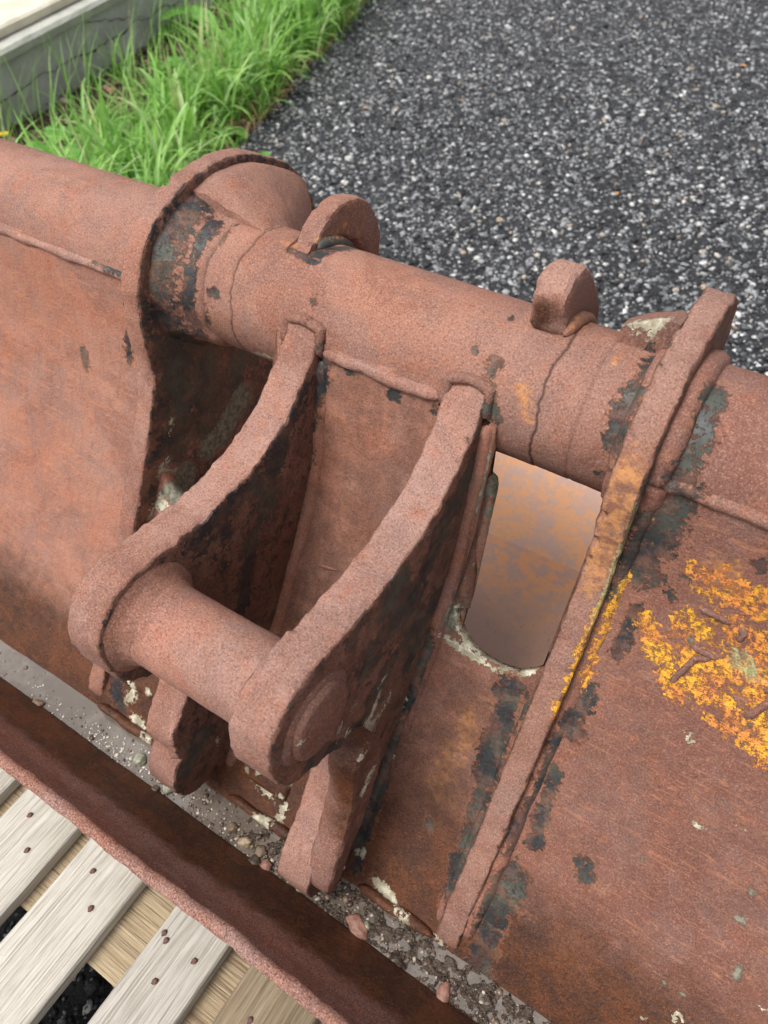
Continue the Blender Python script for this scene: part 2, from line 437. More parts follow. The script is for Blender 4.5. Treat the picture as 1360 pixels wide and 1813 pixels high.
for p, cc in ((.34, (.016, .017, .020)), (.42, (.055, .058, .063)), (.56, (.12, .125, .13)), (.72, (.24, .245, .255)), (.88, (.38, .385, .39)), (.95, (.58, .58, .56)), (.970, (.42, .30, .18)), (.976, (.70, .70, .68))):
    e = el.new(p); e.color = (*cc, 1)
c = k_.mix(k_.math('MULTIPLY', k_.ramp(k_.noise(120, 4, .8), .50, .60), .85), cr.outputs[0], (.010, .010, .012))
CHIP = k_.set(Base_Color=c, Roughness=.6, Normal=k_.bump(k_.noise(300, 3), .002, .6))
N = 165000
u = rng.uniform(0, 1, N); y = .12 + 5.4 * u ** 1.5
xl = np.array([edge_x(v) for v in y]); xr = .75 + .10 * y
xl = np.maximum(xl, -1.35 - .62 * (y + .3))
x = xl + (xr - xl) * rng.uniform(0, 1, N)
S = np.clip(rng.lognormal(math.log(.0057), .42, N), .0028, .016)
P = np.stack([x, y, Z_G + S * rng.uniform(-.35, .35, N)], 1)
stones('stone_chips', P, S, CHIP)
# under and around the pallet
N = 9000
x = rng.uniform(-1.1, .2, N); y = rng.uniform(-.95, -.35, N); S = np.clip(rng.lognormal(math.log(.005), .4, N), .0022, .012)
stones('stone_chips', np.stack([x, y, Z_G + S * .1], 1), S, CHIP)
# pebbles and crumbs of earth on the verge
k2 = NB('verge_pebbles'); cr = k2.t.nodes.new('ShaderNodeValToRGB'); k2.L(k2.geo.outputs['Random Per Island'], cr.inputs[0])
el = cr.color_ramp.elements; el[0].color = (.05, .034, .024, 1); el[1].color = (.5, .42, .33, 1)
for p, cc in ((.55, (.11, .07, .045)), (.8, (.19, .13, .09)), (.92, (.33, .19, .11))): e = el.new(p); e.color = (*cc, 1)
VPEB = k2.set(Base_Color=cr.outputs[0], Roughness=.85)
N = 20000; y = rng.uniform(.2, 5.0, N); t = rng.uniform(0, 1, N) ** .8
xa = wall_x(y); xb = np.array([edge_x(v) for v in y]) + .02; x = xa + (xb - xa) * t
S = np.clip(rng.lognormal(math.log(.0065), .55, N), .003, .03)
stones('verge_pebbles', np.stack([x, y, Z_G - .005 + .045 * np.clip(1 - t * 2.2, 0, 1)], 1), S, VPEB)

# ================================================================== concrete wall with overhanging slab
cw = NB('old_concrete')
c = cw.mix(cw.ramp(cw.noise(6, 6, .7), .35, .65), (.36, .35, .335), (.46, .45, .43))
c = cw.mix(cw.math('MULTIPLY', cw.ramp(cw.noise(70, 4, .7), .5, .7), .4), c, (.25, .24, .22))
c = cw.mix(cw.math('MULTIPLY', cw.ramp(cw.noise(3, 4, .6), .55, .75), .5), c, (.26, .24, .20))
CONC = cw.set(Base_Color=c, Roughness=.9, Normal=cw.bump(cw.noise(45, 6, .7), .006, .8))
cs = NB('slab_concrete')
c = cs.mix(cs.ramp(cs.noise(9, 5, .7), .35, .65), (.36, .36, .32), (.46, .455, .40))
SLABM = cs.set(Base_Color=c, Roughness=.85, Normal=cs.bump(cs.noise(60, 5, .7), .003, .7))
cs = NB('cream_paving')
c = cs.mix(cs.ramp(cs.noise(9, 5, .7), .35, .65), (.52, .47, .37), (.62, .57, .47))
CREAM = cs.set(Base_Color=c, Roughness=.85, Normal=cs.bump(cs.noise(60, 5, .7), .002, .6))
wall = thing('concrete_wall', 'low cracked grey concrete wall under a lighter overhanging slab behind the grass', 'wall', (wall_x(2.2), 2.2, Z_G))
ysw = np.arange(-1.5, 7, .05)
def crack_z(y): return -.565 + .05 * noise.noise(Vector((y * 1.7, 4, 0))) + .022 * noise.noise(Vector((y * 9, 1, 0))) + .008 * noise.noise(Vector((y * 30, 1, 0)))
verts = []; faces = []; zs = np.linspace(-.76, -.455, 26)
for y in np.arange(-1.5, 7, .02):
    for z in zs:
        x = wall_x(y) + .008 * noise.noise(Vector((y * 5, z * 8, 2))) + .004 * noise.noise(Vector((y * 22, z * 22, 5)))
        verts.append((x, y, z))
ny = len(np.arange(-1.5, 7, .02)); nz = len(zs)
for i in range(ny - 1):
    for j in range(nz - 1): faces.append((i * nz + j, i * nz + j + 1, (i + 1) * nz + j + 1, (i + 1) * nz + j))
wf = obj('wall_face', verts, faces, CONC, wall, fix=False)
for p in wf.data.polygons: pass
wf.data.flip_normals()
def ribbon_prism(name, y0, y1, prof, mat, parent, rag=.004):
    """prof = list of (offset from wall face, z): lofted along the wall"""
    verts = []; faces = []; ys = np.arange(y0, y1, .06); n = len(prof)
    for y in ys:
        for k, (o_, z) in enumerate(prof):
            verts.append((wall_x(y) + o_ + rag * noise.noise(Vector((y * 9, k * 3, 2))), y, z + rag * .5 * noise.noise(Vector((y * 9, k * 3, 7)))))
    for i in range(len(ys) - 1):
        for k in range(n): faces.append((i * n + k, i * n + (k + 1) % n, (i + 1) * n + (k + 1) % n, (i + 1) * n + k))
    faces += [tuple(range(n)), tuple(range((len(ys) - 1) * n, len(ys) * n))]
    return obj(name, verts, faces, mat, parent, smooth=False)
ribbon_prism('wall_core', -1.5, 7, [(-.30, -.76), (-.012, -.76), (-.012, -.462), (-.30, -.462)], CONC, wall)
ribbon_prism('ledge_slab', -1.5, 7, [(-.34, -.452), (.022, -.452), (.030, -.425), (.018, -.412), (-.34, -.412)], SLABM, wall)
# crack: the shade in it painted as a thin dark ragged strip just proud of the face
gm = NB('crack_shadow'); CRK = gm.set(Base_Color=(.02, .018, .016), Roughness=1.0)
def crack(zf, y0, y1, wd):
    verts = []; faces = []; ys = np.arange(y0, y1, .008)
    for y in ys:
        z = zf(y); hw = wd * (.35 + .9 * abs(noise.noise(Vector((y * 14, 7, 0)))) * 2)
        x = wall_x(y) + .0115
        verts += [(x, y, z - hw), (x + .0005, y, z + hw)]
    for i in range(len(ys) - 1): faces.append((2 * i, 2 * i + 1, 2 * i + 3, 2 * i + 2))
    obj('crack', verts, faces, CRK, wall, smooth=False)
crack(crack_z, .7, 3.0, .0030)
crack(lambda y: -.50 - .11 * (y - 1.9) * 2 + .012 * noise.noise(Vector((y * 25, 0, 9))), 1.75, 2.15, .002)
pv = ribbon_prism('paving', -1.5, 7, [(-6.0, -.408), (-.055, -.408), (-.050, -.380), (-.062, -.372), (-6.0, -.372)], CREAM, None, .003)
pv['kind'] = 'structure'
ribbon_prism('ground_bank', -1.5, 7, [(-6.0, -.76), (-.31, -.76), (-.31, -.413), (-6.0, -.413)], SOIL, None)['kind'] = 'structure'

# ================================================================== wooden pallet
def wood(name, ca, cb, cc):
    n = NB(name).obj()
    g = n.noise(1, 5, .65, n.scale(n.P, (110, 4, 110)), .4)
    g2 = n.noise(1, 3, .6, n.scale(n.P, (420, 9, 420)))
    col = n.mix(n.ramp(g, .38, .64), ca, cb)
    col = n.mix(n.math('MULTIPLY', n.ramp(g2, .50, .66), .7), col, cc)
    col = n.mix(n.math('MULTIPLY', n.ramp(n.noise(1, 2, .5, n.scale(n.P, (34, 1.6, 34)), 1.5), .53, .60), .35), col, cc)
    col = n.mix(n.math('MULTIPLY', n.ramp(n.noise(5, 4, .6), .48, .70), .4), col, cc)
    oi = n.t.nodes.new('ShaderNodeObjectInfo')
    hv = n.t.nodes.new('ShaderNodeHueSaturation'); n.L(col, hv.inputs['Color']); n.L(n.fmix(oi.outputs['Random'], .86, 1.08), hv.inputs['Value'])
    return n.set(Base_Color=hv.outputs[0], Roughness=.85, Normal=n.bump(n.math('ADD', g, n.math('MULTIPLY', g2, 1.5)), .0022, 1))
WPALE = wood('weathered_wood', (.46, .425, .365), (.56, .53, .47), (.27, .235, .18))
WTAN = wood('tan_wood', (.36, .27, .165), (.44, .345, .22), (.16, .105, .06))
WBROWN = wood('brown_wood', (.30, .235, .15), (.22, .165, .10), (.13, .09, .055))
NAILM = NB('nail_rust'); NAILM = NAILM.set(Base_Color=NAILM.mix(NAILM.ramp(NAILM.noise(400), .4, .6), (.075, .035, .028), (.15, .07, .05)), Roughness=.7)
DARKW = NB('dark_split').set(Base_Color=(.05, .036, .026), Roughness=1.0)
pal = thing('wooden_pallet', 'weathered pale wooden pallet under the rusty bucket', 'pallet', (-.45, -.30, Z_G))
def board(name, cx, cy, zt, wx, ly, th, mat, parent=pal, seed=0, wav=.0016):
    """plank along Y, origin at its top centre; softened and slightly wavy edges"""
    nl = 60; nw = 10; verts = []; faces = []
    b = .0022
    prof = [(-.5, -th), (-.5, -b), (-.5 + b / wx, 0)] + [(-.5 + i / nw, 0) for i in range(1, nw)] + [(.5 - b / wx, 0), (.5, -b), (.5, -th)]
    for i in range(nl + 1):
        y = -ly / 2 + ly * i / nl
        for j, (u_, z) in enumerate(prof):
            xx = u_ * wx; e = noise.noise(Vector((seed + (0 if u_ < 0 else 50), y * 7, 0))) * wav + noise.noise(Vector((seed + (9 if u_ < 0 else 50), y * 40, 0))) * wav * .4
            if abs(u_) > .47: xx += e
            zz = z + (.0012 * noise.noise(Vector((xx * 30 + seed, y * 4, 0))) if z > -.01 else 0)
            verts.append((xx, y, zz))
    n = len(prof)
    for i in range(nl):
        for j in range(n):
            k = (j + 1) % n; faces.append((i * n + j, i * n + k, (i + 1) * n + k, (i + 1) * n + j))
    faces += [tuple(range(n)), tuple(range(nl * n, (nl + 1) * n))]
    o = obj(name, verts, faces, mat, None, sharp=math.radians(35))
    o.parent = parent; o.location = Vector((cx, cy, zt)) - parent.location
    return o
nv = []; nf = []
for r, z in ((0, .0012), (.0028, .0010), (.0042, .0004), (.0044, -.002)):
    for i in range(12): nv.append((r * math.cos(i * math.pi / 6), r * math.sin(i * math.pi / 6), z))
for k in range(3):
    for i in range(12): nf.append((k * 12 + i, k * 12 + (i + 1) % 12, k * 12 + 12 + (i + 1) % 12, k * 12 + 12 + i))
nail_me = bpy.data.meshes.new('nail'); nail_me.from_pydata(nv, [], nf); nail_me.materials.append(NAILM)
spl = bpy.data.meshes.new('nail_split'); sv = []
for i in range(14):
    a = i * 2 * math.pi / 14; sv.append((.0050 * math.cos(a) * (.85 + .15 * math.sin(3 * a)), .0072 * math.sin(a) * (.9 + .2 * math.sin(2 * a + 1)), .0))
spl.from_pydata(sv, [], [tuple(range(14))]); spl.materials.append(DARKW)
planks = [(-.96, .118), (-.80, .10), (-.756, 0), (-.627, .102), (-.502, .098), (-.354, .086), (-.226, .098), (-.06, .10), (.09, .10), (.24, .10)]
nails = [(-.644, -.54), (-.61, -.573), (-.516, -.544), (-.485, -.577), (-.387, -.547), (-.379, -.552), (-.335, -.55), (-.36, -.591), (-.24, -.56), (-.205, -.585)]
for i, (cx, wx) in enumerate(planks):
    if wx == 0: continue
    if i == 1: cx, wx = -.757, .108
    if i == 0: cx, wx = -.90, .10
    pk = board('plank', cx, -.35, Z_P, wx, 1.20, .021, WBROWN if i == 6 else WPALE, seed=i * 13)
    for (nx, ny_) in nails:
        if abs(nx - cx) < wx / 2:
            for me, zz in ((spl, .0007), (nail_me, .0012)):
                q = bpy.data.objects.new(me.name, me); COL.objects.link(q); q.parent = pk; q.location = (nx - cx, ny_ + .35, zz)
                q.rotation_euler = (0, 0, random.uniform(-.4, .4)); 
                if me is nail_me: q.scale = (.8, .8, 1.2)
                else: q.scale = (.72, .8, 1)
for yb in (-.565, .15, -.90):      # deck boards across, under the planks
    o = board('cross_board', -.36, yb, Z_P - .0235, .115, 1.4, .021, WTAN, seed=yb * 10); o.rotation_euler = (0, 0, math.pi / 2)
for cx in (-.99, -.36, .27):
    for yb in (-.90, -.565, .15):
        o = board('block', cx, yb, Z_P - .047, .10, .12, .078, WBROWN, seed=cx * 9); 
for cx in (-.99, -.36, .27): board('bottom_board', cx, -.35, Z_P - .1265, .10, 1.20, .021, WTAN, seed=cx * 5 + 2)

# ================================================================== the bucket
BK = thing('excavator_bucket', 'large rusty excavator ditching bucket with welded tube and two hooked lugs on the pallet', 'excavator bucket', (-.4, 0, -.52))
# ---- profile helpers for painting marks
tb, sh = on_tube, on_sheet
def xs(x): return lambda a, b: on_x(a, b, x)
# main sheet --------------------------------------------------------
XA0, XA1 = -.688, -.659; XB0, XB1 = -.477, -.433; XC0, XC1 = -.281, -.237; XD0, XD1 = -.103, -.074
prof = resample(smoothed([Vector(p) for p in SHEET], 2, False), .007, False)
cum = [0]
for a, b in zip(prof, prof[1:]): cum.append(cum[-1] + (b - a).length)
SL = cum[-1]
def prof_at(s):
    s = min(max(s, 0), SL)
    k = int(np.searchsorted(cum, s)) ; k = min(max(k, 1), len(cum) - 1)
    f_ = (s - cum[k - 1]) / (cum[k] - cum[k - 1]); return prof[k - 1].lerp(prof[k], f_)
def s_of_z(z):
    for k in range(1, len(prof)):
        if prof[k].y <= z: return cum[k]
    return SL
SB = s_of_z(-.238)
def s0(x):
    def U(xa, xb):
        c_ = (xa + xb) / 2; h_ = (xb - xa) / 2; t = abs(x - c_) / h_
        if t >= 1: return 0
        return s_of_z(-.10) * .0 + (SB - .055) + .055 * (1 - t ** 2.4) ** .6 if t < .985 else (SB - .055) * max(0, (1 - t) / .015) ** .5
    if XC1 - .002 < x < XD0 + .012: return U(XC1 + .016, XD0 + .008)
    if XA0 + .004 < x < XB0 + .03: return U(XA1 - .014, XB0 - .014)
    return 0
xcol = list(np.arange(W0, W1 + .001, .0075))
for a, b in ((XC1 + .012, XC1 + .05), (XD0 - .04, XD0 + .012), (XA1 - .020, XA1 + .05)): xcol += list(np.arange(a, b, .0022))
xcol = sorted(set(round(v, 5) for v in xcol)); NS = 92
verts = []; faces = []
for x in xcol:
    a = s0(x) + (.0012 * noise.noise(Vector((x * 120, 0, 0))) if s0(x) > 0 else 0)
    for j in range(NS + 1):
        s = a + (SL - a) * j / NS; p = prof_at(s); q = prof_at(min(s + .004, SL)); p0 = prof_at(max(s - .004, 0))
        t = (q - p0).normalized(); nrm = Vector((t.y, -t.x))
        if nrm.x > 0: nrm = -nrm
        d = .0030 * noise.noise(Vector((x * 3.5, s * 5, 0))) + .0009 * noise.noise(Vector((x * 22, s * 22, 3)))
        verts.append((x, p.x + nrm.x * d, p.y + nrm.y * d))
for i in range(len(xcol) - 1):
    for j in range(NS): faces.append((i * (NS + 1) + j, (i + 1) * (NS + 1) + j, (i + 1) * (NS + 1) + j + 1, i * (NS + 1) + j + 1))
V = np.array(verts)
st = [
 ('dark', [sh(905, 1215), sh(882, 1300), sh(862, 1365)], .014), ('dark', [sh(862, 1365), sh(848, 1420), sh(825, 1500)], .008), ('dark', [sh(812, 1520), sh(795, 1600)], .010),
 ('dark', [sh(1190, 880), sh(1160, 960), sh(1130, 1010)], .020), ('dark', [sh(1200, 900), sh(1180, 960)], .012),
 ('dark', [sh(1130, 1080), sh(1090, 1160)], .008), ('dark', [sh(1040, 1220), sh(1012, 1290)], .012), ('dark', [sh(985, 1370), sh(945, 1490)], .009),
 ('dark', [sh(915, 1550), sh(890, 1600)], .016), ('dark', [sh(885, 1600), sh(862, 1660), sh(850, 1720)], .014),
 ('dark', [sh(1032, 1530), sh(1036, 1550)], .009), ('dark', [sh(758, 1455), sh(762, 1470)], .005), ('dark', [sh(700, 1290), sh(660, 1440), sh(628, 1540)], .007),
 ('dark', [sh(1350, 1005)], .008), ('dark', [sh(1190, 1060)], .006), ('dark', [sh(1215, 1025)], .006), ('dark', [sh(1240, 1370)], .005),
 ('dark', [sh(150, 620), sh(155, 650)], .007), ('dark', [sh(228, 590), sh(230, 640)], .006), ('dark', [sh(180, 465), sh(230, 490)], .007),
 ('dark', [sh(575, 640), sh(560, 740), sh(520, 860), sh(480, 1000)], .009), ('dark', [sh(700, 700)], .008), ('dark', [sh(770, 730)], .007), ('dark', [sh(620, 660)], .006),
 ('yellow', [sh(1150, 1115), sh(1180, 1190)], .012), ('yellow', [sh(1165, 1155), sh(1200, 1230)], .011), ('yellow', [sh(1270, 1040), sh(1350, 1070)], .018),
 ('yellow', [sh(1235, 1105), sh(1330, 1130)], .019), ('yellow', [sh(1190, 1205), sh(1260, 1230)], .012), ('yellow', [sh(1215, 1165), sh(1290, 1190)], .016),
 ('yellow', [sh(1300, 1270), sh(1358, 1340)], .013), ('yellow', [sh(1345, 1180), sh(1358, 1290)], .015), ('yellow', [sh(1225, 1010)], .010), ('yellow', [sh(1288, 1000)], .005),
 ('yellow', [sh(1200, 1090), sh(1196, 1110)], .006), ('yellow', [sh(1148, 1085), sh(1136, 1105)], .006), ('yellow', [sh(1245, 1265), sh(1285, 1290)], .006), ('yellow', [sh(1290, 1245), sh(1310, 1300)], .008),
 ('lime', [sh(1312, 1170), sh(1335, 1195)], .010), 
 ('yellow', [sh(1112, 1010), sh(1072, 1100), sh(1040, 1180)], .0045), ('yellow', [sh(1050, 1160), sh(1032, 1215)], .007),
 ('lime', [sh(1150, 900), sh(1110, 1000), sh(1060, 1100)], .0035),
 ('white', [sh(880, 1175), sh(940, 1190)], .006), ('white', [sh(805, 1080), sh(830, 1140)], .007), ('white', [sh(770, 1120), sh(820, 1150), sh(875, 1185)], .005),
 ('white', [sh(714, 1232)], .005), ('white', [sh(697, 1277)], .005), ('white', [sh(640, 1510)], .006), ('white', [sh(695, 1340)], .004), ('white', [sh(668, 1560), sh(700, 1600)], .007),
 ('white', [sh(480, 1400), sh(450, 1370)], .010), ('white', [sh(505, 1430), sh(495, 1450)], .006), ('white', [sh(225, 1240), sh(245, 1215)], .008), ('white', [sh(235, 1270), sh(250, 1285)], .008),
 ('dark', [sh(200, 1200), sh(215, 1260)], .012), ('white', [sh(280, 1420)], .003), ('white', [sh(780, 1665)], .007),
 ('mud', [sh(880, 820), sh(850, 900)], .012), ('mud', [sh(785, 1050), sh(790, 1100)], .012),
 ('wet', [sh(640, 1560), sh(760, 1640), sh(860, 1760)], .05), ('wet', [sh(660, 1450), sh(640, 1540)], .03), ('orange', [sh(800, 1330), sh(770, 1430)], .020), ('orange', [sh(830, 1270), sh(820, 1330)], .018), ('orange', [sh(1290, 1020)], .02), ('orange', [sh(250, 560), sh(240, 640)], .009),
 ('white', [(-.655, -.178, -.25), (-.62, -.185, -.262)], .012), ('mud', [(-.64, -.165, -.235), (-.60, -.172, -.245)], .014),
]
for k in range(90):      # scattered small flakes of grey and rust on the right hand sheet
    x = random.uniform(.0, .5); s = random.uniform(.15, .55); p = prof_at(s); st.append(('white' if random.random() < .25 else 'mud', [(x, p.x, p.y)], random.uniform(.002, .005)))
st = [(a, p, q * .86) if a == 'yellow' else (a, p, q) for a, p, q in st]
at = paint(verts, st)
wetv = np.clip((-.335 - V[:, 2]) / .13, 0, 1) * .95 + .25 * np.clip(1 - np.abs(V[:, 0] + .36) / .11, 0, 1) * (V[:, 2] < -.05)
wetv += .35 * np.clip(1 - np.abs(V[:, 0] + .15) / .12, 0, 1) * (V[:, 2] < -.24)
at['wet'] = np.clip(np.maximum(wetv, at.get('wet', 0) * .9), 0, 1)
ag_ = .55 * ((V[:, 0] > XB1) & (V[:, 0] < XC0)) + .25 * (V[:, 0] > XD1) + .55 * ((V[:, 0] > XC1) & (V[:, 0] < XD0)) + .15 * np.clip((-.15 - V[:, 2]) / .2, 0, 1)  # brown stain, with the shade cast between the hook plates painted in
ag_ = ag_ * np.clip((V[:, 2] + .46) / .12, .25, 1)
at['aged_and_shade'] = np.clip(ag_, 0, .8)
sheet = obj('bucket_sheet', verts, faces, RUST_SHEET, BK, attrs=at, fix=False)
sheet.data.flip_normals()
md = sheet.modifiers.new('t', 'SOLIDIFY'); md.thickness = .018; md.offset = -1; md.use_even_offset = False

# cutting lip -------------------------------------------------------
LIP = [(-.392, -.507), (-.405, -.514), (-.425, -.512), (-.4285, -.4985), (-.450, -.470), (-.478, -.430), (-.499, -.392), (-.5125, -.360), (-.5165, -.3495), (-.523, -.3470), (-.5300, -.3505), (-.5290, -.360), (-.518, -.405), (-.498, -.450), (-.470, -.500), (-.445, -.528), (-.40, -.535), (-.375, -.520)]
lp = resample(LIP, .006)
verts = []; faces = []; xl_ = np.arange(W0, W1 + .001, .0065); n = len(lp)
for x in xl_:
    for p in lp:
        e = 1 if p.y > -.372 else .25
        d1 = noise.noise(Vector((x * 28, 1, p.x * 30))) * .0022 * e + noise.noise(Vector((x * 110, 2, p.x * 90))) * .0013 * e
        d2 = noise.noise(Vector((x * 6, 5, 0))) * .0025
        verts.append((x, p.x + d1 + d2, p.y + noise.noise(Vector((x * 35, 8, p.y * 20))) * .0016 * e + d2 * .4))
for i in range(len(xl_) - 1):
    for j in range(n):
        k = (j + 1) % n; faces.append((i * n + j, i * n + k, (i + 1) * n + k, (i + 1) * n + j))
V = np.array(verts)
at = {'wet': np.clip((-.400 - V[:, 2]) / .045, 0, 1) * 1.0, 'orange': np.clip((-.47 - V[:, 2]) / .05, 0, 1) * .38 + .5 * np.clip(1 - np.abs(V[:, 0] + .9) / .2, 0, 1) * np.clip((-.41 - V[:, 2]) / .05, 0, 1)}
obj('cutting_lip', verts, faces, rust_material('rust_lip', (.30, .125, .085), (.33, .205, .175), 1.0), BK, attrs=at)

# inner shell behind the sheet: floor and back wall ------------------
INN = [(-.375, -.516), (-.30, -.522), (-.12, -.524), (.10, -.520), (.22, -.500), (.34, -.458), (.43, -.40), (.475, -.36), (.49, -.325)]
ip = resample(smoothed(INN, 2, False), .012, False); verts = []; faces = []; xi = np.arange(W0, W1 + .001, .012); n = len(ip)
for x in xi:
    for p in ip: verts.append((x, p.x + .002 * noise.noise(Vector((x * 6, p.x * 6, 0))), p.y + .002 * noise.noise(Vector((x * 6, p.x * 6, 4)))))
for i in range(len(xi) - 1):
    for j in range(n - 1): faces.append((i * n + j, (i + 1) * n + j, (i + 1) * n + j + 1, i * n + j + 1))
V = np.array(verts)
im = NB('orange_rust')
c = im.mix(im.ramp(im.noise(30, 6, .8), .45, .55), (.48, .29, .22), (.64, .30, .13))
c = im.mix(im.math('MULTIPLY', im.ramp(im.noise(70, 5, .8), .54, .64), .6), c, (.36, .27, .22))
ORANGE = im.set(Base_Color=c, Roughness=.45, Normal=im.bump(im.noise(120, 4), .001, .6))
inner = obj('inner_shell', verts, faces, ORANGE, BK, fix=False)
md = inner.modifiers.new('t', 'SOLIDIFY'); md.thickness = .012; md.offset = -1
# end plates of the bucket
endo = [(-.525, -.352), (-.40, -.20), (-.20, -.02), (-.09, .09), (.02, .11), (.09, .05), (.26, -.14), (.46, -.29), (.485, -.34), (.42, -.42), (.22, -.515), (-.12, -.535), (-.38, -.533), (-.45, -.52)]
plate('end_plate', endo, W0 - .025, W0 + .002, RUST, BK, step=.02, inner=.04)
plate('end_plate', endo, W1 - .002, W1 + .025, RUST, BK, step=.02, inner=.04)

# tube ---------------------------------------------------------------
tx = list(np.arange(W0 + .003, W1 - .003, .008))
for c_ in (-.556, -.187, -.150, .04): tx += list(np.arange(c_ - .010, c_ + .010, .0012))
tx = sorted(set(round(v, 5) for v in tx))
def tube_r(x):
    r = .0750
    if x < -.60: r = .0765
    if x < -.703: r = .0752
    if x > -.187: r -= .0006
    if x > -.062: r = .0755
    r -= .0016 * math.exp(-((x + .187) / .0012) ** 2)
    r -= .0014 * math.exp(-((x + .556) / .0012) ** 2)
    r -= .0007 * math.exp(-((x + .150) / .002) ** 2)
    return r
def tube_wob(th, x):
    g = math.exp(-((x + .187) / .02) ** 2) + math.exp(-((x + .556) / .02) ** 2)
    return g * (.006 * noise.noise(Vector((math.cos(th) * 2, math.sin(th) * 2, 0))) + .003 * noise.noise(Vector((math.cos(th) * 9, math.sin(th) * 9, 3))))
st = [('dark', [tb(560, 452), tb(600, 440), tb(640, 432)], .007), ('dark', [tb(510, 440), tb(560, 465)], .004), ('dark', [tb(865, 660), tb(880, 640)], .006), ('dark', [tb(868, 690), tb(878, 740)], .006),
 ('dark', [tb(1060, 840)], .004), ('dark', [tb(1120, 700), tb(1090, 790)], .012), ('dark', [tb(1145, 660), tb(1160, 640)], .008), ('dark', [tb(1255, 705), tb(1240, 740)], .014), ('dark', [tb(1235, 770), tb(1205, 820)], .014),
 ('dark', [tb(1210, 850), tb(1180, 870)], .014), ('dark', [tb(1150, 790)], .01), ('dark', [tb(565, 590), tb(570, 650)], .007), ('dark', [tb(975, 560)], .007), ('dark', [tb(1010, 580)], .006), ('dark', [tb(905, 565)], .004),
 ('dark', [tb(840, 620)], .004), ('dark', [tb(558, 535)], .005), ('dark', [tb(330, 470), tb(350, 560), tb(375, 600)], .020), ('dark', [tb(380, 420), tb(400, 400)], .012), ('dark', [tb(380, 520)], .008), ('dark', [tb(870, 630)], .003),
 ('orange', [tb(505, 430), tb(545, 436)], .007), ('orange', [tb(925, 690), tb(930, 738)], .0085), ('yellow', [tb(640, 542)], .0022), ('orange', [tb(640, 545)], .004),
 ('orange', [tb(960, 565), tb(1010, 585), tb(1050, 570)], .006), ('orange', [tb(575, 590), tb(570, 620)], .004), ('white', [tb(480, 632), tb(450, 625)], .005), ('white', [tb(345, 540), tb(350, 590)], .002),
 ('orange', [tb(1090, 640), tb(1120, 600)], .004), ('orange', [tb(220, 320), tb(240, 300)], .006)]
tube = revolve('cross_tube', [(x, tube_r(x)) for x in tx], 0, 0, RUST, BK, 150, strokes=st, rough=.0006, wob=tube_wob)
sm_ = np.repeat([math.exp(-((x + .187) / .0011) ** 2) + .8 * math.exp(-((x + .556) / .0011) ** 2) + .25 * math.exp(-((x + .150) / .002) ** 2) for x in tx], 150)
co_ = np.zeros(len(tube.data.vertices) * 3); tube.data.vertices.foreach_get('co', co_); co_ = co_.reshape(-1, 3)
a_g = tube.data.attributes.new('aged_and_shade', 'FLOAT', 'POINT'); a_g.data.foreach_set('value', (np.clip((.02 - co_[:, 2]) / .08, 0, 1) * np.where(co_[:, 0] > -.7, .75, .35)).astype(np.float32))  # darker underside: shade and damp below the tube painted into the colour
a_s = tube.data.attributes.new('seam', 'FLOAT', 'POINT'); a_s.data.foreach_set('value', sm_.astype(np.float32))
seam = NB('seam_gap').set(Base_Color=(.035, .016, .012), Roughness=1.0)
# weld fillets around the tube at the plates
def ring(name, x, R, r, a0, a1, seed, strokes=(), mat=RUST):
    k = int((a1 - a0) / .06); path = [(x, R * math.cos(a0 + (a1 - a0) * i / k), R * math.sin(a0 + (a1 - a0) * i / k)) for i in range(k + 1)]
    return bead(name, path, r, mat, BK, .2, strokes=strokes, seed=seed)
PI = math.pi
ring('weld_bead', XD0 - .002, .0745, .008, -.2 * PI, 1.5 * PI, 2, [('dark', [tb(1120, 700), tb(1090, 790)], .014)])
ring('weld_bead', XD1 + .006, .0735, .012, -.2 * PI, 1.4 * PI, 3, [('dark', [tb(1255, 705), tb(1200, 850)], .012), ('lime', [tb(1235, 690)], .008)])
# stub collar on the left of the big plate
for x0_, x1_ in ((XB0, XB1), (XC0, XC1)):
    path = []; q_ = lambda x, th: path.append((x, .0745 * math.cos(th), .0745 * math.sin(th)))
    for i in range(8): q_(x1_ + .001, PI * (1.04 - .18 * i / 7))
    for i in range(1, 8): q_(x1_ + .001 - (x1_ - x0_ + .002) * i / 8, PI * (.86 - .022 * math.sin(PI * i / 8)))
    for i in range(8): q_(x0_ - .001, PI * (.86 + .18 * i / 7))
    bead('weld_bead', path, .0062, RUST_STREAK, BK, .35, seed=x0_ * 9, strokes=[('dark', [path[2], path[5]], .007), ('dark', [path[10]], .005), ('orange', [path[7]], .005)])

# weld line between sheet and tube
def sheet_weld(x0_, x1_, r=.010, strokes=(), seed=0):
    k = int((x1_ - x0_) / .01)
    path = [(x0_ + (x1_ - x0_) * i / k, -.0735 + .0012 * noise.noise(Vector((i * .7 + seed, 0, 0))), .0095 + .0025 * noise.noise(Vector((i * .5 + seed, 5, 0)))) for i in range(k + 1)]
    return bead('weld_bead', path, r, RUST_EDGE, BK, .25, strokes=strokes, seed=seed)
sheet_weld(W0 + .01, XA0 - .002, .0065, [('dark', [tb(170, 462), tb(235, 488)], .006)], 1)
sheet_weld(XB1 + .002, XC0 - .002, .0085, [('dark', [tb(600, 640), tb(640, 665)], .006), ('mud', [tb(650, 668), tb(700, 690)], .006), ('dark', [tb(760, 720), tb(780, 735)], .006), ('dark', [tb(700, 690), tb(715, 700)], .004)], 2)
sheet_weld(XD1 + .002, W1 - .01, .0075, [('dark', [tb(1190, 860), tb(1240, 880)], .009), ('mud', [tb(1260, 885), tb(1280, 890)], .005)], 3)

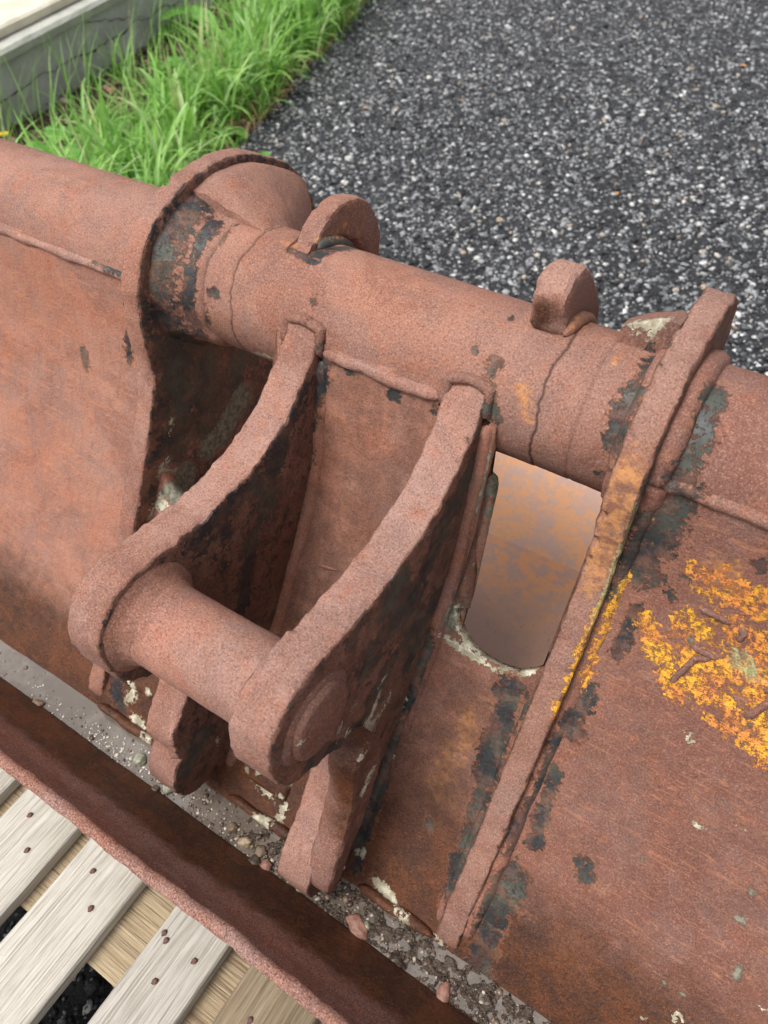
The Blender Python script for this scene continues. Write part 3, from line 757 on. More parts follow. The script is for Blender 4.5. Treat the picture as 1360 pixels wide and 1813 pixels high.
# big ear plates A and D -----------------------------------------------
EAR = [(-.209, -.256), (-.181, -.214), (-.155, -.172), (-.132, -.130), (-.119, -.106), (-.109, -.066), (-.108, -.021), (-.100, .022), (-.086, .048), (-.067, .071), (-.042, .088), (-.008, .100), (.028, .107), (.062, .108), (.102, .099), (.145, .078), (.185, .05)]
earA = [(-.378, -.50), (-.362, -.462), (-.300, -.390), (-.252, -.316)] + [(a - .013 * min(1, max(0, (.10 - a) / .12)), b + .005 * (a > -.07)) for a, b in EAR] + [(.215, .015), (.228, -.04), (.225, -.12), (.20, -.25), (.10, -.42), (-.05, -.505), (-.36, -.512)]
XA = xs(XA1)
stA = [('dark', [XA(400, 340), XA(350, 400), XA(310, 480), XA(300, 560)], .028), ('dark', [XA(310, 600), XA(320, 700), XA(310, 780)], .035), ('dark', [XA(360, 640), XA(370, 760)], .03), ('dark', [XA(400, 700), XA(420, 650)], .03),
 ('dark', [XA(330, 500), XA(330, 620)], .02), ('orange', [XA(320, 430), XA(300, 500)], .010), ('mud', [XA(430, 700), XA(390, 770), XA(370, 790)], .022), ('mud', [XA(330, 840), XA(310, 900)], .020), ('white', [XA(290, 830), XA(300, 880), XA(270, 910)], .012),
 ('white', [XA(305, 740), XA(303, 765)], .004), ('white', [XA(380, 700)], .003), ('white', [XA(345, 555)], .003), ('white', [XA(397, 352), XA(405, 360)], .003), ('white', [XA(310, 840)], .010)]
plate('ear_plate', earA, XA0, XA1, RUST, BK, stA, bev=.0035, rag=.0018, seed=1, edge_mat=RUST, face=(.5, .8))
XD = xs(XD1)
earD = [(-.385, -.50), (-.366, -.468), (-.300, -.390), (-.248, -.318)] + EAR[:-4] + [(.085, .104), (.115, .082), (.135, .045), (.145, -.01), (.14, -.08), (.10, -.2), (.02, -.40), (-.08, -.50), (-.36, -.512)]
def ed(z):      # a point on the front rim of D
    for (a, b), (c_, d_) in zip(earD[:14], earD[1:15]):
        if (b - z) * (d_ - z) <= 0: return a + (c_ - a) * ((z - b) / (d_ - b if abs(d_ - b) > 1e-6 else 1))
    return -.1
xm = (XD0 + XD1) / 2
stD = [('orange', [(xm, ed(z), z) for z in (.03, -.0, -.04, -.08)], .022), ('orange', [(xm, ed(z), z) for z in (-.08, -.11)], .014),
 ('lime', [(XD1, ed(z) + .004, z) for z in (-.0, -.05, -.10, -.15)], .0045), ('yellow', [(XD1, ed(z) + .003, z) for z in (-.12, -.17, -.21, -.24)], .0055),
 ('dark', [(XD1, ed(z) + .022, z) for z in (.03, -.03, -.10, -.16)], .013), ('white', [(XD1, ed(z) + .012, z) for z in (.02, -.02)], .003), ('dark', [(XD0, ed(z) + .02, z) for z in (-.22, -.28, -.34)], .014)]
plate('ear_plate', earD, XD0, XD1, RUST, BK, stD, bev=.003, rag=.0028, seed=7, edge_mat=RUST_EDGE, face=(.44, .8))

# hook plates B and C with the eyes and the pin --------------------------
PY, PZ, PR = -.369, -.115, .043
HOOK = [(-.062, .036), (-.076, .022), (-.090, .003), (-.108, -.012), (-.128, -.029), (-.152, -.043), (-.18, -.052), (-.21, -.059), (-.25, -.063), (-.29, -.0615), (-.33, -.056), (-.36, -.051), (-.385, -.052), (-.405, -.060), (-.421, -.076), (-.430, -.10), (-.430, -.13), (-.423, -.158), (-.408, -.180), (-.385, -.193)]
FOOTB = [(-.360, -.20), (-.352, -.225), (-.356, -.255), (-.374, -.280), (-.395, -.298), (-.410, -.316), (-.412, -.334), (-.408, -.346), (-.419, -.366), (-.431, -.390), (-.433, -.415), (-.424, -.440), (-.402, -.458)]
BACK = [(-.36, -.466), (-.33, -.452), (-.25, -.362), (-.18, -.268), (-.135, -.196), (-.10, -.125), (-.075, -.05), (-.050, .0), (-.045, .03)]
XBs, XCs = xs(XB1), xs(XC1)
stB = [('dark', [XBs(530, 690), XBs(490, 800), XBs(470, 900)], .020), ('dark', [XBs(450, 860), XBs(400, 900), XBs(340, 930)], .016), ('dark', [XBs(350, 950), XBs(360, 970)], .012), ('dark', [XBs(445, 960), XBs(430, 1080)], .014), ('dark', [XBs(400, 1000)], .008), ('dark', [XBs(400, 940)], .010),
 ('orange', [XBs(320, 945), XBs(345, 925)], .007), ('orange', [XBs(440, 870)], .01), ('dark', [XBs(360, 1300), XBs(330, 1360)], .02), ('white', [(XB1, -.36, -.40), (XB1, -.35, -.43)], .003), ('orange', [XBs(300, 1340)], .006)]
plate('hook_plate', HOOK + FOOTB + BACK, XB0, XB1, RUST_STREAK, BK, stB, bev=.003, rag=.0024, seed=3, edge_mat=RUST_EDGE, face=(.40, .8))
FOOTC = [(-.372, -.200), (-.352, -.215), (-.338, -.240), (-.345, -.290), (-.366, -.336), (-.390, -.366), (-.412, -.388), (-.430, -.412), (-.436, -.440), (-.428, -.466), (-.404, -.482)]
stC = [('dark', [XCs(850, 800), XCs(810, 880), XCs(770, 970), XCs(730, 1060)], .020), ('dark', [XCs(700, 1040), XCs(740, 1120)], .028), ('dark', [XCs(690, 1110), XCs(650, 1180)], .022), ('dark', [XCs(640, 1090), XCs(620, 1140)], .012), ('dark', [XCs(690, 1180), XCs(660, 1240)], .018),
 ('dark', [XCs(555, 1345), XCs(600, 1325), XCs(640, 1280)], .014), ('dark', [XCs(490, 1320), XCs(500, 1325)], .006), ('dark', [XCs(770, 1060), XCs(720, 1180)], .014),
 ('white', [XCs(680, 1200), XCs(650, 1290)], .004), ('white', [XCs(625, 1255)], .007), ('white', [XCs(640, 1300), XCs(655, 1290)], .014), ('white', [XCs(605, 1345), XCs(622, 1330)], .013), ('white', [XCs(655, 1340), XCs(650, 1370)], .010), ('white', [XCs(680, 1250), XCs(690, 1230)], .008), ('white', [XCs(600, 1290), XCs(620, 1310)], .004), ('orange', [XCs(560, 1380), XCs(500, 1350)], .012), ('orange', [XCs(620, 1130)], .008)]
plate('hook_plate', HOOK + FOOTC + BACK, XC0, XC1, RUST_STREAK, BK, stC, bev=.003, rag=.0024, seed=5, edge_mat=RUST_EDGE, face=(.36, .8))
# rounded block welded to the outside of the right hook plate, above its foot
xf = XC1 + .023
blk = [(-.347, -.218), (-.358, -.245), (-.360, -.290), (-.386, -.345), (-.412, -.385), (-.426, -.412), (-.424, -.434), (-.402, -.436), (-.378, -.402), (-.332, -.345), (-.303, -.288), (-.304, -.245), (-.322, -.218)]
F_ = xs(xf)
stF = [('white', [F_(600, 1350), F_(615, 1330)], .013), ('white', [F_(650, 1300), F_(655, 1320)], .010), ('mud', [F_(640, 1380), F_(610, 1470)], .016), ('white', [F_(640, 1350)], .008), ('dark', [F_(570, 1385)], .006)]
stF = [('white', [F_(604, 1352), F_(612, 1340)], .012), ('white', [F_(640, 1322), F_(634, 1345)], .012), ('white', [F_(660, 1360), F_(645, 1400)], .007), ('orange', [F_(625, 1400), F_(610, 1480)], .012), ('wet', [F_(640, 1350), F_(600, 1480)], .03)]
plate('foot_block', blk, XC1 - .012, xf, RUST_STREAK, BK, stF, bev=.006, rag=.0014, seed=9, face=(.30, .9))
# pin with its heads
def capsule_prof(x0_, x1_, r, b=.004):
    k = int((x1_ - x0_) / .007); p = [(x0_, 1e-6), (x0_, r - b), (x0_ + b * .3, r - b * .3), (x0_ + b, r)]
    p += [(x0_ + b + (x1_ - x0_ - 2 * b) * i / k, r) for i in range(1, k)]
    return p + [(x1_ - b, r), (x1_ - b * .3, r - b * .3), (x1_, r - b), (x1_, 1e-6)]
revolve('pin', capsule_prof(XB1 - .01, XC0 + .01, PR), PY, PZ, rust_material('rust_pin', (.37, .205, .158), (.37, .165, .115), .62), BK, 110, strokes=[('orange', [on_x(420, 1150, -.36)], .003)], rough=.0006)
ph = revolve('pin_head', capsule_prof(XC1 - .01, XC1 + .009, .040, .006), PY + .001, PZ - .004, RUST_STREAK, BK, 90, strokes=[('white', [xs(XC1 + .010)(535, 1315), xs(XC1 + .010)(533, 1322)], .0035), ('orange', [xs(XC1 + .010)(575, 1205)], .006), ('dark', [xs(XC1 + .010)(570, 1285)], .004)], rough=.003)
revolve('pin_head', capsule_prof(XB0 - .016, XB0 + .01, .041, .010), PY, PZ, RUST_STREAK, BK, 60, rough=.002)
def pring(x, R, r, seed):
    path = [(x, PY + R * math.cos(i * .1), PZ + R * math.sin(i * .1)) for i in range(62)]
    bead('weld_bead', path, r, RUST_STREAK, BK, .3, closed=True, seed=seed)
revolve('weld_collar', [(XB1 - .002, .059), (XB1 + .002, .055), (XB1 + .005, .0500), (XB1 + .009, .0468), (XB1 + .013, .0452), (XB1 + .017, .0438), (XB1 + .021, .0420)], PY, PZ, RUST, BK, 110, rough=.0018, seed=4)
revolve('weld_collar', [(XC0 - .009, .0425), (XC0 - .006, .0440), (XC0 - .002, .0465), (XC0 + .002, .049)], PY, PZ, RUST_EDGE, BK, 110, rough=.0025, seed=6)
revolve('weld_collar', [(XC1 - .003, .047), (XC1 + .001, .045), (XC1 + .003, .042), (XC1 + .004, .037)], PY, PZ - .003, RUST_STREAK, BK, 110, rough=.0045, seed=8, strokes=[('dark', [(XC1, PY + .05, PZ - .03), (XC1, PY, PZ - .055)], .014)])
# welds down the hook plates and ear plates
def down(x, off, r, seed, s_a, s_b, strokes=(), mat=RUST_SHEET):
    path = []; k = 50
    for i in range(k + 1):
        p = prof_at(s_a + (s_b - s_a) * i / k); path.append((x + off * .6 + .002 * noise.noise(Vector((i * .4, seed, 0))), p.x + .0035, p.y - .0025))
    return bead('weld_bead', path, r * .85, mat, BK, .18, strokes=strokes, seed=seed)
dkC = [('dark', [sh(700, 1290), sh(660, 1420), sh(620, 1540)], .02), ('white', [sh(715, 1232), sh(697, 1277)], .006), ('dark', [sh(750, 1130), sh(710, 1240)], .02)]
dkD = [('dark', [sh(1150, 920), sh(1100, 1060)], .016), ('yellow', [sh(1108, 1027), sh(1074, 1110), sh(1035, 1207)], .007), ('dark', [sh(1011, 1270), sh(972, 1364), sh(904, 1505)], .010), ('dark', [sh(890, 1560), sh(840, 1680)], .012)]
down(XC1, .006, .010, 1, .012, s_of_z(-.47), dkC)
down(XD1, .006, .012, 2, .01, s_of_z(-.485), dkD)
down(XD0, -.004, .009, 3, SB + .005, s_of_z(-.485), [('dark', [sh(930, 1230), sh(880, 1330), sh(830, 1480), sh(800, 1600)], .011)])
down(XB1, .005, .012, 4, .015, s_of_z(-.47), [('dark', [sh(575, 640), sh(545, 760), sh(490, 960)], .014)])
down(XC0, -.003, .008, 5, .015, s_of_z(-.47))
down(XA0, -.002, .006, 6, .01, s_of_z(-.48))
# long weld bead along the bottom of the sheet
for xa, xb, sd_ in ((W0 + .02, XA0, 1), (XA1, XB0, 2), (XB1 + .02, XC0 - .01, 3), (XC1 + .03, XD0, 4), (XD1, W1 - .02, 5)):
    k = max(2, int((xb - xa) / .02)); path = [(xa + (xb - xa) * i / k, -.384 + .002 * noise.noise(Vector((i * .8, sd_, 0))), -.490) for i in range(k + 1)]
    if sd_ in (1, 5): continue
    bead('weld_bead', path, .0062, RUST_STREAK, BK, .35, seed=sd_, strokes=[('wet', path, .05), ('white', [path[len(path) // 2]], .012)])
# square wear plates on the sheet between the feet
def wear(xa, xb, za, zb, seed):
    def pt(x, z, o_): 
        p = prof_at(s_of_z(z)); return (x, p.x - .7 * o_, p.y + .7 * o_)
    nx, nz_ = 16, 12; verts = []; faces = []
    for i in range(nx + 1):
        for j in range(nz_ + 1):
            e = 0 if i in (0, nx) or j in (0, nz_) else .007
            x = xa + (xb - xa) * min(max((i - .5) / (nx - 1), 0), 1); z = za + (zb - za) * min(max((j - .5) / (nz_ - 1), 0), 1)
            s = s_of_z(za) + (s_of_z(zb) - s_of_z(za)) * min(max((j - .5) / (nz_ - 1), 0), 1); p = prof_at(s)
            e += .0012 * noise.noise(Vector((x * 80, z * 80, seed))) if e else 0
            verts.append((x, p.x - .72 * e, p.y + .66 * e))
    for i in range(nx):
        for j in range(nz_): a = i * (nz_ + 1) + j; faces.append((a, a + 1, a + nz_ + 2, a + nz_ + 1))
    st = [('white', [verts[random.randrange(len(verts))]], random.uniform(.003, .007)) for _ in range(14)] + [('wet', verts[::30], .04), ('orange', [verts[60]], .01)]
    obj('wear_plate', verts, faces, RUST_SHEET, BK, attrs=paint(verts, st), fix=False).data.flip_normals()
wear(-.412, -.335, -.425, -.468, 1); wear(-.645, -.545, -.395, -.455, 2)

# lugs on top and behind the tube --------------------------------------
def arc(cx_, cz_, r, a0, a1, k=22): return [(cx_ + r * math.cos(a0 + (a1 - a0) * i / k), cz_ + r * math.sin(a0 + (a1 - a0) * i / k)) for i in range(k + 1)]
rr = arc(.056, .030, .072, math.radians(172), math.radians(-30)) + [(.115, -.02), (.092, .02), (.080, .045), (.060, .060), (.036, .072), (.018, .077), (.0, .074), (-.018, .070)]
plate('stop_lug', rr, -.513, -.486, RUST_STREAK, BK, [('orange', [(-.486, .0, .078), (-.486, .05, .078), (-.486, .09, .05)], .005)], bev=.004, rag=.0012, seed=11, edge_mat=RUST_EDGE)
ring('weld_bead', -.483, .0765, .007, .18 * PI, .50 * PI, 20, [('dark', [(-.48, .0, .08), (-.48, .07, .05)], .010), ('orange', [(-.48, .0, .078)], .006)])
fl = [(-.012, .070), (-.017, .090), (-.014, .108), (-.003, .121), (.018, .127), (.040, .120), (.060, .100), (.078, .075), (.098, .045), (.10, .01), (.072, .01), (.05, .05), (.02, .068)]
plate('stop_lug', fl, -.231, -.196, RUST_STREAK, BK, [('wet', [(-.22, -.018, .078), (-.215, -.02, .10)], .012)], bev=.007, rag=.003, seed=12, edge_mat=RUST_EDGE)
ring('weld_bead', -.194, .0765, .007, .15 * PI, .55 * PI, 21, [('orange', [(-.194, .0, .08), (-.194, .05, .06)], .010), ('dark', [(-.194, -.015, .075)], .005)])
# half-round bosses against the inner faces of the ear plates
def boss(xa, xb, prof_fn, th0, th1, strokes, seed, endr=.078):
    """half-round stiffener flaring from the tube up to the inner face of an ear plate"""
    k = 60; m = 16; verts = []; faces = []
    for i in range(k + 1):
        th = th0 + (th1 - th0) * i / k; rb = prof_fn(th)
        for j in range(m + 1):
            t = j / m; x = xa + (xb - xa) * t
            r_ = endr + (rb - endr) * (1 - max(0, (t - .18) / .82) ** 1.15) if t > .18 else rb - .001 * (1 - t / .18)
            r_ += .0022 * noise.noise(Vector((x * 40, th * 3, seed))) + .001 * noise.noise(Vector((x * 150, th * 12, seed)))
            dth = .05 * noise.noise(Vector((x * 60, seed, i * .001))) if i == 0 else 0
            verts.append((x, r_ * math.cos(th + dth), r_ * math.sin(th + dth)))
    w_ = m + 1
    for i in range(k):
        for j in range(m): a = i * w_ + j; faces.append((a, a + 1, a + w_ + 1, a + w_))
    b0 = len(verts)                                   # front end face down to the tube
    for j in range(m + 1):
        t = j / m; x = xa + (xb - xa) * t; verts.append((x, .073 * math.cos(th0), .073 * math.sin(th0)))
    for j in range(m): faces.append((j, j + 1, b0 + j + 1, b0 + j))
    return obj('boss', verts, faces, RUST_STREAK if seed == 14 else RUST, BK, attrs=paint(verts, strokes), sharp=math.radians(50))
def earR(shrink):
    def f(th):
        d = Vector((math.cos(th), math.sin(th))); best = .1
        o_ = smoothed(earA, 2)
        for a, b in zip(o_, o_[1:] + o_[:1]):
            e = b - a; det = d.x * -e.y + d.y * e.x
            if abs(det) < 1e-9: continue
            t = (a.x * -e.y + a.y * e.x) / det; u_ = (d.x * a.y - d.y * a.x) / det
            if 0 <= u_ <= 1 and t > 0: best = max(best, t)
        return min(best - shrink, .19)
    return f
boss(XA1 - .002, -.560, earR(.010), math.radians(88), math.radians(-30), [('dark', [(-.64, -.01, .085), (-.60, 0, .08)], .006)], 13, .0745)
boss(XD0 + .002, -.150, lambda th: .108, math.radians(84), math.radians(-40), [('white', [(-.145, .01, .085), (-.13, .012, .10), (-.115, .015, .106)], .006), ('dark', [(-.12, .005, .08)], .010)], 14, .090)
# flared collar of old weld between tube and left ear plate
revolve('weld_collar', [(XA1 - .003, .096), (XA1 + .004, .0925), (XA1 + .012, .0885), (XA1 + .02, .0855), (XA1 + .030, .0835), (XA1 + .034, .0815), (XA1 + .046, .0800), (XA1 + .056, .0788), (XA1 + .062, .0770), (XA1 + .064, .0740)], 0, 0, RUST, BK, 130,
    strokes=[('dark', [(XA1 + .012, .1 * math.cos(a * .3), .1 * math.sin(a * .3)) for a in range(5, 15)], .022), ('dark', [(XA1 + .045, .08 * math.cos(a * .3), .08 * math.sin(a * .3)) for a in (6, 7, 9, 10, 12)], .009)], rough=.0030,
    wob=lambda th, x: .006 * noise.noise(Vector((math.cos(th) * 3, math.sin(th) * 3, x * 20))))
# weld-written strokes in the yellow patch
def stroke(pts, r, seed): bead('weld_mark', [sh(*p) for p in pts], r, RUST_STREAK, BK, .25, seed=seed, step=.0022, strokes=[('yellow', [sh(*pts[0])], .0025)])
for i_, (pp, r) in enumerate(((((1236, 1074), (1262, 1086), (1298, 1106)), .0038), (((1312, 1106), (1318, 1122), (1306, 1138)), .0042), (((1280, 1142), (1298, 1138)), .0038),
    (((1222, 1140), (1240, 1152), (1274, 1168)), .0034), (((1186, 1210), (1204, 1192), (1232, 1166), (1262, 1166)), .0033), (((1318, 1272), (1338, 1258), (1366, 1240)), .0046), (((1350, 1225), (1372, 1216)), .0045))):
    stroke(pp, r, i_ * 3.1)
# loose-looking scars and drips of weld on the sheet
for (a, b), r in ((((560, 1000), (600, 1010)), .002), (((230, 1030), (262, 1060)), .002), (((1290, 1500), (1320, 1512)), .0018), (((965, 600), (982, 612)), .0015)):
    bead('weld_mark', [sh(*a) if a[1] > 650 else tb(*a), sh(*b) if b[1] > 650 else tb(*b)], r, RUST, BK, .3, seed=r)

# ================================================================== water, mud and stones in the bucket
wm = NB('muddy_water')
c = wm.mix(wm.ramp(wm.noise(25, 5, .7), .4, .65), (.13, .105, .085), (.195, .165, .14))
WATER = wm.set(Base_Color=c, Roughness=.035, Normal=wm.bump(wm.noise(30, 2), .0006, .5)); wm.b.inputs['Specular IOR Level'].default_value = 1.0
ZW = -.500
verts = []; faces = []; xw = np.arange(W0 + .01, W1 - .01, .02)
for x in xw: verts += [(x, -.3835, ZW), (x, -.447, ZW)]
for i in range(len(xw) - 1): faces.append((2 * i, 2 * i + 1, 2 * i + 3, 2 * i + 2))
obj('water', verts, faces, WATER, fix=False, kind='structure')
# mud and grit silt breaking the surface
mm = NB('wet_silt')
c = mm.mix(mm.ramp(mm.noise(140, 5, .8), .38, .62), (.028, .017, .012), (.12, .088, .065))
c = mm.mix(mm.ramp(mm.vor(300), .16, .08), c, (.30, .26, .21))
SILT = mm.set(Base_Color=c, Roughness=.10, Normal=mm.bump(mm.math('ADD', mm.noise(220, 4, .8), mm.math('MULTIPLY', mm.vor(260), -1)), .003, 1))
verts = []; faces = []; xw = np.arange(-1.0, .3, .0024); yw = np.linspace(-.4475, -.384, 24)
for x in xw:
    lev = -.0078 + .0084 * min(1, max(0, (x + .52) / .20))
    for y in yw:
        d = .0042 * noise.noise(Vector((x * 70, y * 70, 0))) + .0034 * noise.noise(Vector((x * 190, y * 190, 3)))
        cr_ = -.0010 * abs((y + .415) / .03) ** 3
        verts.append((x, y, ZW + lev + d + cr_))
ny = len(yw)
for i in range(len(xw) - 1):
    for j in range(ny - 1): faces.append((i * ny + j, (i + 1) * ny + j, (i + 1) * ny + j + 1, i * ny + j + 1))
obj('wet_silt', verts, faces, SILT, fix=False, kind='stuff')
# small grit
k3 = NB('grit'); cr = k3.t.nodes.new('ShaderNodeValToRGB'); k3.L(k3.geo.outputs['Random Per Island'], cr.inputs[0])
el = cr.color_ramp.elements; el[0].color = (.05, .035, .028, 1); el[1].color = (.50, .44, .34, 1)
for p, cc in ((.4, (.10, .065, .045)), (.6, (.20, .14, .10)), (.8, (.30, .22, .16)), (.92, (.38, .34, .27))): e = el.new(p); e.color = (*cc, 1)
GRIT = k3.set(Base_Color=cr.outputs[0], Roughness=.25)
N = 1500; x = np.concatenate([rng.uniform(-.52, .2, N), rng.uniform(-1.0, -.5, 160)]); y = rng.normal(-.414, .012, len(x)).clip(-.438, -.390); S = np.clip(rng.lognormal(math.log(.0016), .5, len(x)), .0008, .005)
stones('grit', np.stack([x, y, np.full(len(x), ZW + .0002)], 1), S, GRIT)
FLK = NB('pale_flakes').set(Base_Color=(.62, .57, .47), Roughness=.5)
N = 150; x = np.concatenate([rng.normal(-.585, .05, N), rng.uniform(-.8, -.3, 60)]); y = rng.normal(-.418, .009, len(x)).clip(-.430, -.392); S = np.clip(rng.lognormal(math.log(.0013), .5, len(x)), .0006, .0034)
stones('grit', np.stack([x, y, np.full(len(x), ZW + .0004)], 1), S, FLK, flat=.3)
# larger stones: things of their own
def stone_mat(name, c1, c2):
    n = NB(name); return n.set(Base_Color=n.mix(n.ramp(n.noise(150, 5, .75), .4, .62), c1, c2), Roughness=.5, Normal=n.bump(n.noise(260, 4), .0015, .8))
GRN = stone_mat('green_stone', (.36, .37, .28), (.19, .19, .13)); BRN = stone_mat('brown_stone', (.13, .085, .055), (.24, .17, .11)); RED = stone_mat('red_stone', (.36, .19, .14), (.24, .12, .085)); TAN = stone_mat('tan_stone', (.40, .31, .20), (.26, .19, .12)); DRK = stone_mat('dark_stone', (.06, .042, .03), (.12, .09, .06))
LIL = NB('lilac_pebble').set(Base_Color=(.55, .45, .78), Roughness=.35)
def pebble(px, py, z, r, mat, label, el_=(1, 1, .7), seed=0, parent=None):
    bm = bmesh.new(); bmesh.ops.create_icosphere(bm, subdivisions=3, radius=1)
    for v in bm.verts:
        q = v.co.copy(); v.co *= 1 + .30 * noise.noise(q * 1.3 + Vector((seed, 0, 0))) + .10 * noise.noise(q * 4 + Vector((seed, 0, 0)))
        v.co = Vector((v.co.x * el_[0], v.co.y * el_[1], v.co.z * el_[2])) * r
    me = bpy.data.meshes.new('stone'); bm.to_mesh(me); bm.free(); me.polygons.foreach_set('use_smooth', [True] * len(me.polygons)); me.materials.append(mat)
    o = bpy.data.objects.new('stone', me); COL.objects.link(o); o.location = on_z(px, py, z); o.rotation_euler = (0, 0, seed * 1.7)
    return tag(o, label, 'stone', 'stones lying in the wet trough')
zz = ZW + .002
pebble(248, 1346, zz, .0088, GRN, 'large pale green stone in the water against the left foot of the bucket lug', seed=1)
pebble(298, 1396, zz, .0078, GRN, 'pale green stone in the water just right of the small dark one', seed=2)
pebble(274, 1399, zz, .0062, DRK, 'small dark brown stone at the lip side of the water below the left foot', seed=3)
pebble(65, 1246, zz, .0085, BRN, 'flat brown clod on the lip edge of the water at the far left', (1.2, .8, .5), seed=4)
pebble(434, 1492, zz, .0082, TAN, 'tan stone standing in the grit left of the right foot', (.8, 1.2, .8), seed=5)
pebble(462, 1508, zz, .0075, BRN, 'rounded brown stone next to the tan stone in the grit', seed=6)
pebble(449, 1528, zz, .0088, DRK, 'dark stone at the lip side of the grit left of the right foot', seed=7)
pebble(470, 1533, zz, .0080, RED, 'reddish stone in the grit beside the dark stone', (.9, .9, .7), seed=8)
pebble(412, 1466, zz, .0068, BRN, 'small brown stone at the upper end of the grit', seed=9)
pebble(632, 1640, zz, .014, RED, 'long flat reddish stone in the silt right of the right foot', (.62, 1.25, .5), seed=10)
pebble(648, 1640, zz, .0055, GRN, 'small grey green stone touching the long reddish stone', seed=11)
pebble(532, 1573, zz, .0052, TAN, 'tiny tan stone in the silt below the right foot', seed=12)
pebble(332, 1388, zz, .0045, TAN, 'tiny cream stone in the water at the sheet side below the left foot', seed=13)
pebble(785, 1760, zz, .010, RED, 'pinkish stone in the silt nearest the bottom edge', (1.2, .8, .6), seed=14)
p_ = on_sheet(605, 1533); lz = p_.z
o = pebble(605, 1533, p_.z + .004, .0052, LIL, 'small lilac pebble beside the right foot of the bucket lug', (.8, 1, .7), seed=15)

# muddy pool inside the bucket, seen through the opening
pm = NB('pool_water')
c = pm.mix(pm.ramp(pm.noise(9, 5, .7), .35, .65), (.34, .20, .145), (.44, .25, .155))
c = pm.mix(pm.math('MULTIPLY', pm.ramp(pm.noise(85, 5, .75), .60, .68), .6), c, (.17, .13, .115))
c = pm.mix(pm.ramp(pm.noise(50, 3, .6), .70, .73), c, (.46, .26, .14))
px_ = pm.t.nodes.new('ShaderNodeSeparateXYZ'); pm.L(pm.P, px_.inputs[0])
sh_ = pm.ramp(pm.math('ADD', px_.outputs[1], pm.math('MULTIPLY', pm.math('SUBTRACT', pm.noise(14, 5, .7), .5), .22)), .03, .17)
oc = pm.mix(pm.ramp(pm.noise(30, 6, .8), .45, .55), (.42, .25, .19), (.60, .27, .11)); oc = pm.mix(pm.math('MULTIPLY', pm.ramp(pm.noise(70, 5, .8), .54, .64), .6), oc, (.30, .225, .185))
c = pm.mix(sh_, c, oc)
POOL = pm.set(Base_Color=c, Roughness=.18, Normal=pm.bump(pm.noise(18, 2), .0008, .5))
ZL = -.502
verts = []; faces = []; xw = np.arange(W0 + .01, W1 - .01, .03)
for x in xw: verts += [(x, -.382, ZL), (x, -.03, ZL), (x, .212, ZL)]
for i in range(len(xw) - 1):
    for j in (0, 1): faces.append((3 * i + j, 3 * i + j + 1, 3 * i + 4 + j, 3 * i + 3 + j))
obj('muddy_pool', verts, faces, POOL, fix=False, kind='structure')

# ================================================================== grass and weeds
gn = NB('grass_blade'); rnd = gn.geo.outputs['Random Per Island']
cr = gn.t.nodes.new('ShaderNodeValToRGB'); gn.L(rnd, cr.inputs[0]); el = cr.color_ramp.elements
el[0].color = (.20, .42, .06, 1); el[1].color = (.42, .62, .20, 1)
for p, cc in ((.35, (.25, .50, .085)), (.7, (.34, .58, .14)), (.93, (.44, .62, .25)), (.965, (.50, .44, .22))): e = el.new(p); e.color = (*cc, 1)
gc = gn.mix(gn.math('MULTIPLY', gn.ramp(gn.noise(9, 4), .45, .62), .5), cr.outputs[0], (.12, .30, .07))
gc = gn.mix(gn.math('MULTIPLY', gn.ramp(gn.noise(5, 3), .55, .70), .4), gc, (.45, .58, .24))
gn.set(Base_Color=gc, Roughness=.42)
tr = gn.t.nodes.new('ShaderNodeBsdfTranslucent'); gn.L(gc, tr.inputs[0]); mx = gn.t.nodes.new('ShaderNodeMixShader'); mx.inputs[0].default_value = .38
gn.L(gn.b.outputs[0], mx.inputs[1]); gn.L(tr.outputs[0], mx.inputs[2]); gn.L(mx.outputs[0], gn.out.inputs[0])
GRASS = gn.m
